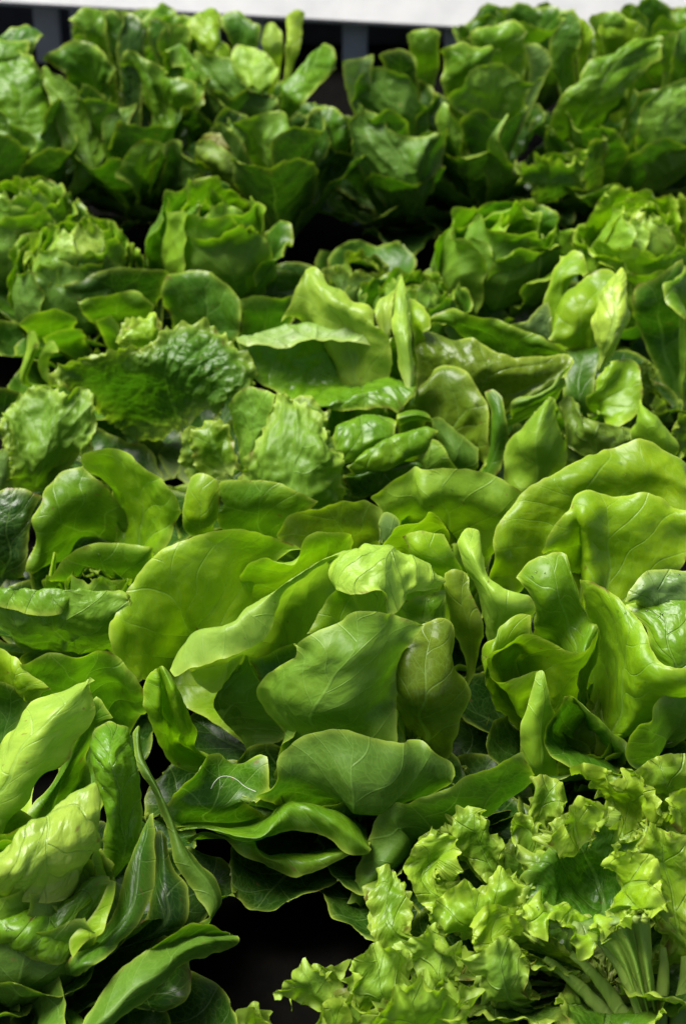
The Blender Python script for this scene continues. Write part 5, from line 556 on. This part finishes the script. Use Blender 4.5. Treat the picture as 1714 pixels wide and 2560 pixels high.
H4|f|m|3.2,978.7,64.6 7.2,989.3,71.4 20,997.3,74.3 34.4,996.5,76.2 47.1,990.8,74.3/5.6,975.3,56.8 13.5,979.3,61.7 24.8,985,64.6 34.3,985.3,66.5 45.5,985,64.6/8.8,975.5,45.2 18.3,972,49.1 27.9,971.4,52 37.4,975,54.9 45.5,977.1,54.9
H4|f|m|19.5,954.7,54.9 27.5,966.4,62.7 40.3,973.2,66.5 54.5,977.1,71.4 68.6,972.9,71.4 87.8,972.9,64.6 100,959,54.9/21.1,951.3,45.2 32.3,960.7,53 43.3,964.6,57.8 56,967.3,61.7 68.5,964.3,62.7 84.5,965.5,56.8 97,956.9,48.1/22.8,947.7,35.5 34,957.4,38.4 45.1,960.1,42.3 56.2,961.6,45.2 68.9,961.6,45.2 81.7,962.1,42.3 92.8,957.9,35.5
H4|f|g|-5.2,971.7,54.9 1.2,977.7,59.8 7.5,969,57.8 14.6,967.5,54.9/-5.2,970.1,45.2 2.7,971.6,48.1 9.1,969.5,48.1 15.5,965.9,45.2/-3.6,966.4,35.5 2.8,968.5,35.5 9.2,968.5,35.5 15.5,966.4,35.5
H4|f|m|-45.7,978.7,54.9 -39.2,980.8,61.7 -29.7,988.1,67.5 -13.8,992.1,72.4 0.6,987.8,72.4/-37.8,980.5,53 -29.7,982.4,57.8 -20.2,983.9,60.7 -10.6,985.1,61.7 0.6,985.1,61.7/-23.4,977.1,45.2 -17,978.7,48.1 -10.6,977.8,49.1 -5.8,975.7,49.1 -1,973.6,49.1
H4|f|m|-73.4,966.7,45.2 -68,972.7,50 -61.6,973.9,51 -53.5,967,47.1/-72.9,965.1,35.5 -66.5,968.7,38.4 -60.2,968.7,38.4 -52.1,965.1,35.5/-71.5,965.5,25.8 -65.2,967.5,25.8 -60.4,967.5,25.8 -52.3,965.5,25.8
H4|f|m|-15.2,945.9,59.8 -12.1,958.3,66.5 -4.3,961.8,69.5 3.6,960.1,64.6/-13.7,944.3,54.9 -9,953.9,57.8 -2.7,956.3,59.8 5.1,956.9,56.8/-12.1,944.9,45.2 -7.5,951.3,47.1 -1.2,952.4,48.1 5.2,955.1,45.2
H4|fn|l|192.2,1033.1,152 205.3,1012.8,154 219.7,1013.8,153 223,989.2,148 223.2,975.8,142 208.9,987.9,130 200.8,980.9,122/191.4,1030.9,138 201.6,1021.6,136 207.2,1013.5,133 203.4,1005.3,128 200.2,1001.6,123 200.2,999,119 193.7,994.1,113/190.5,1038.2,118 196.5,1032.2,115 199.6,1028.2,110 197.5,1022.3,107 195.5,1016.4,104 191.9,1011.7,102 188.3,1007.1,100
H4|fn|l|130.4,998.5,126 133,987.1,120 137.3,980.4,116 150.4,989.3,120 162.5,982.5,116 163.7,975.6,110 171.2,971.2,108 180.1,986.8,116 193.7,980,112/139.7,1011.3,120 144.1,1004.3,116 148.7,1001.9,114 157,1006.3,114 167.9,1001.5,110 172.4,996.7,106 179.1,998.7,104 184.2,1003.3,106 191.7,998.9,106/149.5,1026,110 152.7,1023.3,106 157.6,1023.1,104 164.4,1025.1,102 171.1,1024.7,98 176.1,1024.2,94 181.1,1024,92 186.2,1026.2,92 192,1022,94
H4|fn|l|149.7,1047.2,140 154.6,1052.4,146 165.7,1052.7,150 162.4,1058.2,160 170.4,1062.3,166 181.5,1062.4,168 192.6,1058.6,165 186.4,1052.9,152/156.8,1048.6,130 161.6,1050.1,133 169.5,1050.4,137 171.1,1054.6,144 175.8,1057.5,150 180.6,1057.5,150 185.2,1055.1,150 185.5,1052.1,142/164.1,1050,120 167.4,1051.2,121 172.2,1052.7,124 175.2,1053.1,128 178.4,1054.6,131 180.8,1054.7,132 183.2,1054.7,132 185,1053.1,128
"""
STEMS = """
H4|165.1,989.2,85 176.6,985.9,75 189.9,980.9,60 203.3,974.3,42 214.7,968.5,30
H4|147.1,994.5,75 161.2,986.1,68 179.1,979.9,52 200.5,970.6,30
H4|213.7,1004.7,98 218.2,992.1,82 221.8,980.9,60 226.5,964,35
H4|233.9,1000.5,80 234.1,986.8,65 231.6,975.1,48 229.7,964,35
H4|249.8,996.6,75 249.5,985.1,60 246.1,973.7,45 244,964,35
H4|186.3,997.3,90 198.8,987.3,78 209.9,976.9,62 218.4,969.5,45 221.5,963.1,36
"""
HB = {}; HO = {}
for k, (nm, x, y, label, cat, grp) in HEADS.items():
    e = bpy.data.objects.new(nm, None); col.objects.link(e); e.location = (x, y, 0.004); e.empty_display_size = 0.05
    tag(e, label, cat, grp); HO[k] = e; HB[k] = np.array([x, y, 0.004])
for ln in LEAVES.strip().split('\n'):
    h, kd, c, rows = ln.split('|')
    P = [[tuple(float(a) / 1000 for a in p.split(',')) for p in r.split()] for r in rows.split('/')]
    add_leaf(h, P, kd[0], c, kd[1:], ext='n' not in kd)

def rosette(head, n, r0, r1, z0, z1, wid, kind, cols, seed, a0=0.0):
    """plain outer leaves of a head, spreading low"""
    q = random.Random(seed); B = HB[head]
    for i in range(n):
        a = a0 + i * 2.39996 + q.uniform(-.2, .2); t = i / max(1, n - 1)
        r = r0 + (r1 - r0) * t + q.uniform(-.01, .01); zt = z0 + (z1 - z0) * t + q.uniform(-.008, .008); wd = wid * q.uniform(.8, 1.15)
        rows = []
        for s in (1.0, 0.8, 0.55, 0.28, 0.06):
            rr = r * (s ** 0.85); zz = 0.012 + zt * (s ** 0.75); hw = wd * (0.25 + 0.75 * math.sin(math.pi * min(1, 0.12 + 0.62 * s))) * (0.75 if s == 1.0 else 1)
            row = []
            for k in (-1, -.5, 0, .5, 1):
                ph = a + k * hw / max(rr, .05) * .8
                cup = (k * k) * 0.022 * s
                row.append(B + np.array([math.cos(ph) * rr * (1 - .08 * k * k), math.sin(ph) * rr * (1 - .08 * k * k), zz + cup - (0.012 if s == 1 and abs(k) > .9 else 0)]))
            rows.append(row)
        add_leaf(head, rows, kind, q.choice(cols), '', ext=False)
def tight(head, n, rad, h, cols_in, cols_out, seed, kind='t', tilt=(0, 0), flare=0.0):
    """a closed head: leaves wrapped round each other like a rose, crinkled rims"""
    q = random.Random(seed); B = HB[head]; C = B + np.array([0, 0, h - rad * 0.75])
    for i in range(n):
        t = i / (n - 1)                                  # 0 outer .. 1 heart
        a = i * 2.39996 + q.uniform(-.25, .25); rr = rad * (1.0 - 0.5 * t) * q.uniform(0.88, 1.10)
        top = max(8, 70 - 52 * t + q.uniform(-17, 17)); span = (58 + 30 * t) * q.uniform(.6, 1.1); lean = (q.uniform(-.22, .22), q.uniform(-.22, .22))
        rows = []
        for j, th in enumerate((top, top + 11, top + 30, top + 55, 150)):
            row = []
            for k in (-1, -.66, -.33, 0, .33, .66, 1):
                ph = a + R(span * k) * (0.8 if j == 0 else 1)
                rk = rr * (1 + (0.10 + flare) * (j == 0) + 0.05 * k + q.uniform(-.05, .05) * (j < 2))
                x = math.cos(ph) * rk * math.sin(R(th)); y = math.sin(ph) * rk * math.sin(R(th)); z = rk * math.cos(R(th)) * (0.9 + .55 * t) + q.uniform(-.006, .006) * (j == 0)
                row.append(C + np.array([x + (tilt[0] + lean[0]) * z, y + (tilt[1] + lean[1]) * z, z]))
            rows.append(row)
        cc = q.choice(cols_in if t > 0.35 else cols_out)
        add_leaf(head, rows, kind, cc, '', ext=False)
MATS['t'] = M_WET; MATS['u'] = M_SMOOTH; MATS['c'] = M_SMOOTH; MATS['h'] = M_FRILL
def drops(center, rad, n, size, seed):
    """water beads sitting on whichever leaf lies nearest a point: one stuff sub-part of that leaf"""
    q = random.Random(seed); c = np.array(center); best = None
    for o in LEAF:
        b = np.array(o.parent.location)
        if np.linalg.norm(b - c) > 0.4: continue
        me = o.data; n_ = len(me.vertices); co = np.empty(n_ * 3, np.float32); me.vertices.foreach_get('co', co); co = co.reshape(-1, 3) + b
        d = np.linalg.norm(co - c, axis=1)
        if best is None or d.min() < best[0]: best = (d.min(), o, co, d)
    _, o, co, d = best
    me = o.data; no = np.empty(len(me.vertices) * 3, np.float32); me.vertices.foreach_get('normal', no); no = no.reshape(-1, 3)
    cand = np.where(d < rad)[0]
    if len(cand) == 0: cand = np.argsort(d)[:20]
    Vs, Fs = [], []; off = 0
    for _ in range(n):
        i = q.choice(list(cand)); r = size * q.uniform(0.35, 1.0) ** 1.3; nn = no[i]
        if nn @ (np.array([0, -.6, 1.0])) < 0: nn = -nn
        t1 = np.cross(nn, [0.3, 0.5, 0.8]); t1 /= np.linalg.norm(t1); t2 = np.cross(nn, t1); sq = q.uniform(0.8, 1.25)
        pts = []; M = 8
        for th in (1.45, 1.0, 0.5, 0.0):
            for a in range(M):
                an = a * 2 * math.pi / M
                pts.append(co[i] + r * (math.sin(th) * (math.cos(an) * t1 * sq + math.sin(an) * t2) + (0.72 * math.cos(th) - 0.02) * nn))
        Vs.append(np.array(pts)); ix = off + np.arange(4 * M).reshape(4, M); off += 4 * M
        Fs.append(np.stack([ix[:-1], np.roll(ix[:-1], -1, 1), np.roll(ix[1:], -1, 1), ix[1:]], -1).reshape(-1, 4))
    w = link('water_drops', mesh_from('water_drops', np.concatenate(Vs) - np.array(o.parent.location), np.concatenate(Fs), M_DROP), o); w['kind'] = 'stuff'

tight('J1', 11, 0.076, 0.200, 'mlm', 'gm', 11, 'u', flare=0.05)
tight('J2', 23, 0.078, 0.170, 'lmp', 'mg', 12)
tight('J3', 18, 0.080, 0.175, 'lmm', 'mg', 13)
tight('J4', 12, 0.080, 0.185, 'mlm', 'gm', 14, 'u', (0.25, -0.15))
tight('J5', 20, 0.080, 0.185, 'plp', 'ml', 15)
tight('J6', 14, 0.062, 0.150, 'gm', 'gd', 16)
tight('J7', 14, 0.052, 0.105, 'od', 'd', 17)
tight('H1', 10, 0.052, 0.140, 'lm', 'mg', 21, 'u')
tight('H2', 14, 0.075, 0.145, 'lm', 'mg', 22, 'u')
tight('H3', 9, 0.045, 0.090, 'lm', 'mg', 23, 'u')
tight('H5', 10, 0.055, 0.115, 'm', 'mg', 24, 'u')
tight('HD', 10, 0.060, 0.140, 'ml', 'mg', 25, 'u')
tight('H7', 10, 0.060, 0.110, 'm', 'mg', 26, 'u')
tight('H8', 10, 0.060, 0.105, 'm', 'mg', 27, 'u')
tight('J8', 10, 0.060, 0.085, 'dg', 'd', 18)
for i, k in enumerate(HEADS):
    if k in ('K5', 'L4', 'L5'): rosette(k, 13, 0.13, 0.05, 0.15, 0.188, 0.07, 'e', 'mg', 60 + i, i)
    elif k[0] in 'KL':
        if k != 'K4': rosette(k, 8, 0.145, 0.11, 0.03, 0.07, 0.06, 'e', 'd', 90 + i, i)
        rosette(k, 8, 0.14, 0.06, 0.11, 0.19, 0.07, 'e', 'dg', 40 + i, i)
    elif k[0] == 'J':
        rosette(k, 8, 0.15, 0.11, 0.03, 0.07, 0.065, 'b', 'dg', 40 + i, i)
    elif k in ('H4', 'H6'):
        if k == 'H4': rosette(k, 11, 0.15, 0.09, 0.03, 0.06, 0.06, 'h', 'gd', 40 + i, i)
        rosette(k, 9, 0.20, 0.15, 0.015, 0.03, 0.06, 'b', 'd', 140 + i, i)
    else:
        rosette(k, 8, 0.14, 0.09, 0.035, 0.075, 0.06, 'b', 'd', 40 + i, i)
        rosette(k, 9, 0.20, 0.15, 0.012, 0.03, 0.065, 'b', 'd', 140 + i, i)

# ------------------------------------------------------------------ fleshy stems of the frilly lettuce
for ln in STEMS.strip().split('\n'):
    h, rows = ln.split('|')
    P = np.array([tuple(float(a) / 1000 for a in p.split(',')) for p in rows.split()])
    n = 28; C = spline(P, n, 0); T = np.gradient(C, axis=0); T /= np.linalg.norm(T, axis=1)[:, None]
    up = np.array([0, -0.5, 0.86]); sx = np.cross(T, up); sx /= np.linalg.norm(sx, axis=1)[:, None]; uz = np.cross(sx, T)
    tt = np.linspace(0, 1, n); rad = 0.0022 + 0.0034 * tt; ns = 10
    V = np.stack([C + (rad * 1.25)[:, None] * math.cos(a) * sx + (rad * (0.8 if math.sin(a) > 0 else 0.5))[:, None] * math.sin(a) * uz for a in np.arange(ns) * 2 * math.pi / ns], 1).reshape(-1, 3)
    V = V + perlin(V * 120)[:, None] * 0.0006
    ri = np.arange(n * ns).reshape(n, ns)
    F = np.stack([ri[:-1], np.roll(ri[:-1], -1, 1), np.roll(ri[1:], -1, 1), ri[1:]], -1).reshape(-1, 4)
    a1 = np.stack([np.full(n * ns, 0.3), np.repeat(0.34 - 0.3 * tt, ns), np.zeros(n * ns)], -1); a2 = np.stack([np.full(n * ns, .02) + V[:, 0], V[:, 1], np.full(n * ns, .1)], -1)
    o = link('stem', mesh_from('stem', V - HB[h], F, M_FRILL, a1, a2), HO[h]); o.color = COLS['s'] + (1,)

for c, r, n, z, sd_ in (
 ((0.025, 1.762, 0.133), 0.022, 36, 0.0022, 0),
 ((0.007, 1.757, 0.128), 0.012, 16, 0.0018, 1),
 ((0.278, 1.690, 0.112), 0.022, 26, 0.0024, 2),
 ((0.246, 1.707, 0.112), 0.014, 10, 0.002, 3),
 ((0.222, 1.261, 0.202), 0.02, 6, 0.0016, 4),
 ((0.161, 1.316, 0.205), 0.015, 6, 0.0014, 5),
 ((0.259, 1.271, 0.215), 0.02, 8, 0.0018, 6),
 ((0.258, 1.256, 0.193), 0.03, 8, 0.0016, 7),
 ((-0.161, 1.003, 0.122), 0.02, 5, 0.0009, 8),
 ((-0.217, 0.963, 0.123), 0.03, 8, 0.0011, 9),
 ((0.138, 1.695, 0.140), 0.015, 10, 0.0016, 10),
 ((-0.100, 1.159, 0.060), 0.02, 9, 0.0009, 11),
 ((-0.240, 0.991, 0.045), 0.02, 14, 0.0011, 12),
 ((0.110, 1.449, 0.188), 0.04, 6, 0.0016, 13),
 ((0.256, 1.427, 0.220), 0.03, 6, 0.002, 14),
 ((-0.231, 1.432, 0.135), 0.03, 8, 0.0014, 15),
 ((-0.085, 1.659, 0.135), 0.02, 8, 0.0014, 16),
): drops(c, r, n, z, sd_)
th = spline(np.array([(-0.1019, 1.1224, 0.1260), (-0.0985, 1.1255, 0.1310), (-0.0945, 1.1295, 0.1320), (-0.0887, 1.1312, 0.1310), (-0.0827, 1.1299, 0.1290), (-0.0759, 1.1261, 0.1250), (-0.0673, 1.1225, 0.1230)]), 24, 0)
cu = bpy.data.curves.new('fibre', 'CURVE'); cu.dimensions = '3D'; cu.bevel_depth = 0.0002; spn = cu.splines.new('POLY'); spn.points.add(23)
for p, v in zip(spn.points, th): p.co = (*(v - th[0]), 1)
dg = bpy.context.evaluated_depsgraph_get()
tmp = bpy.data.objects.new('fibre_curve', cu); col.objects.link(tmp); me = bpy.data.meshes.new_from_object(tmp.evaluated_get(bpy.context.evaluated_depsgraph_get())); bpy.data.objects.remove(tmp)
me.materials.clear(); me.materials.append(M_THREAD)
fo = link('plant_fibre', me); fo.location = th[0]
tag(fo, 'thin pale curved fibre lying on a dark leaf of the front centre butterhead', 'fibre')
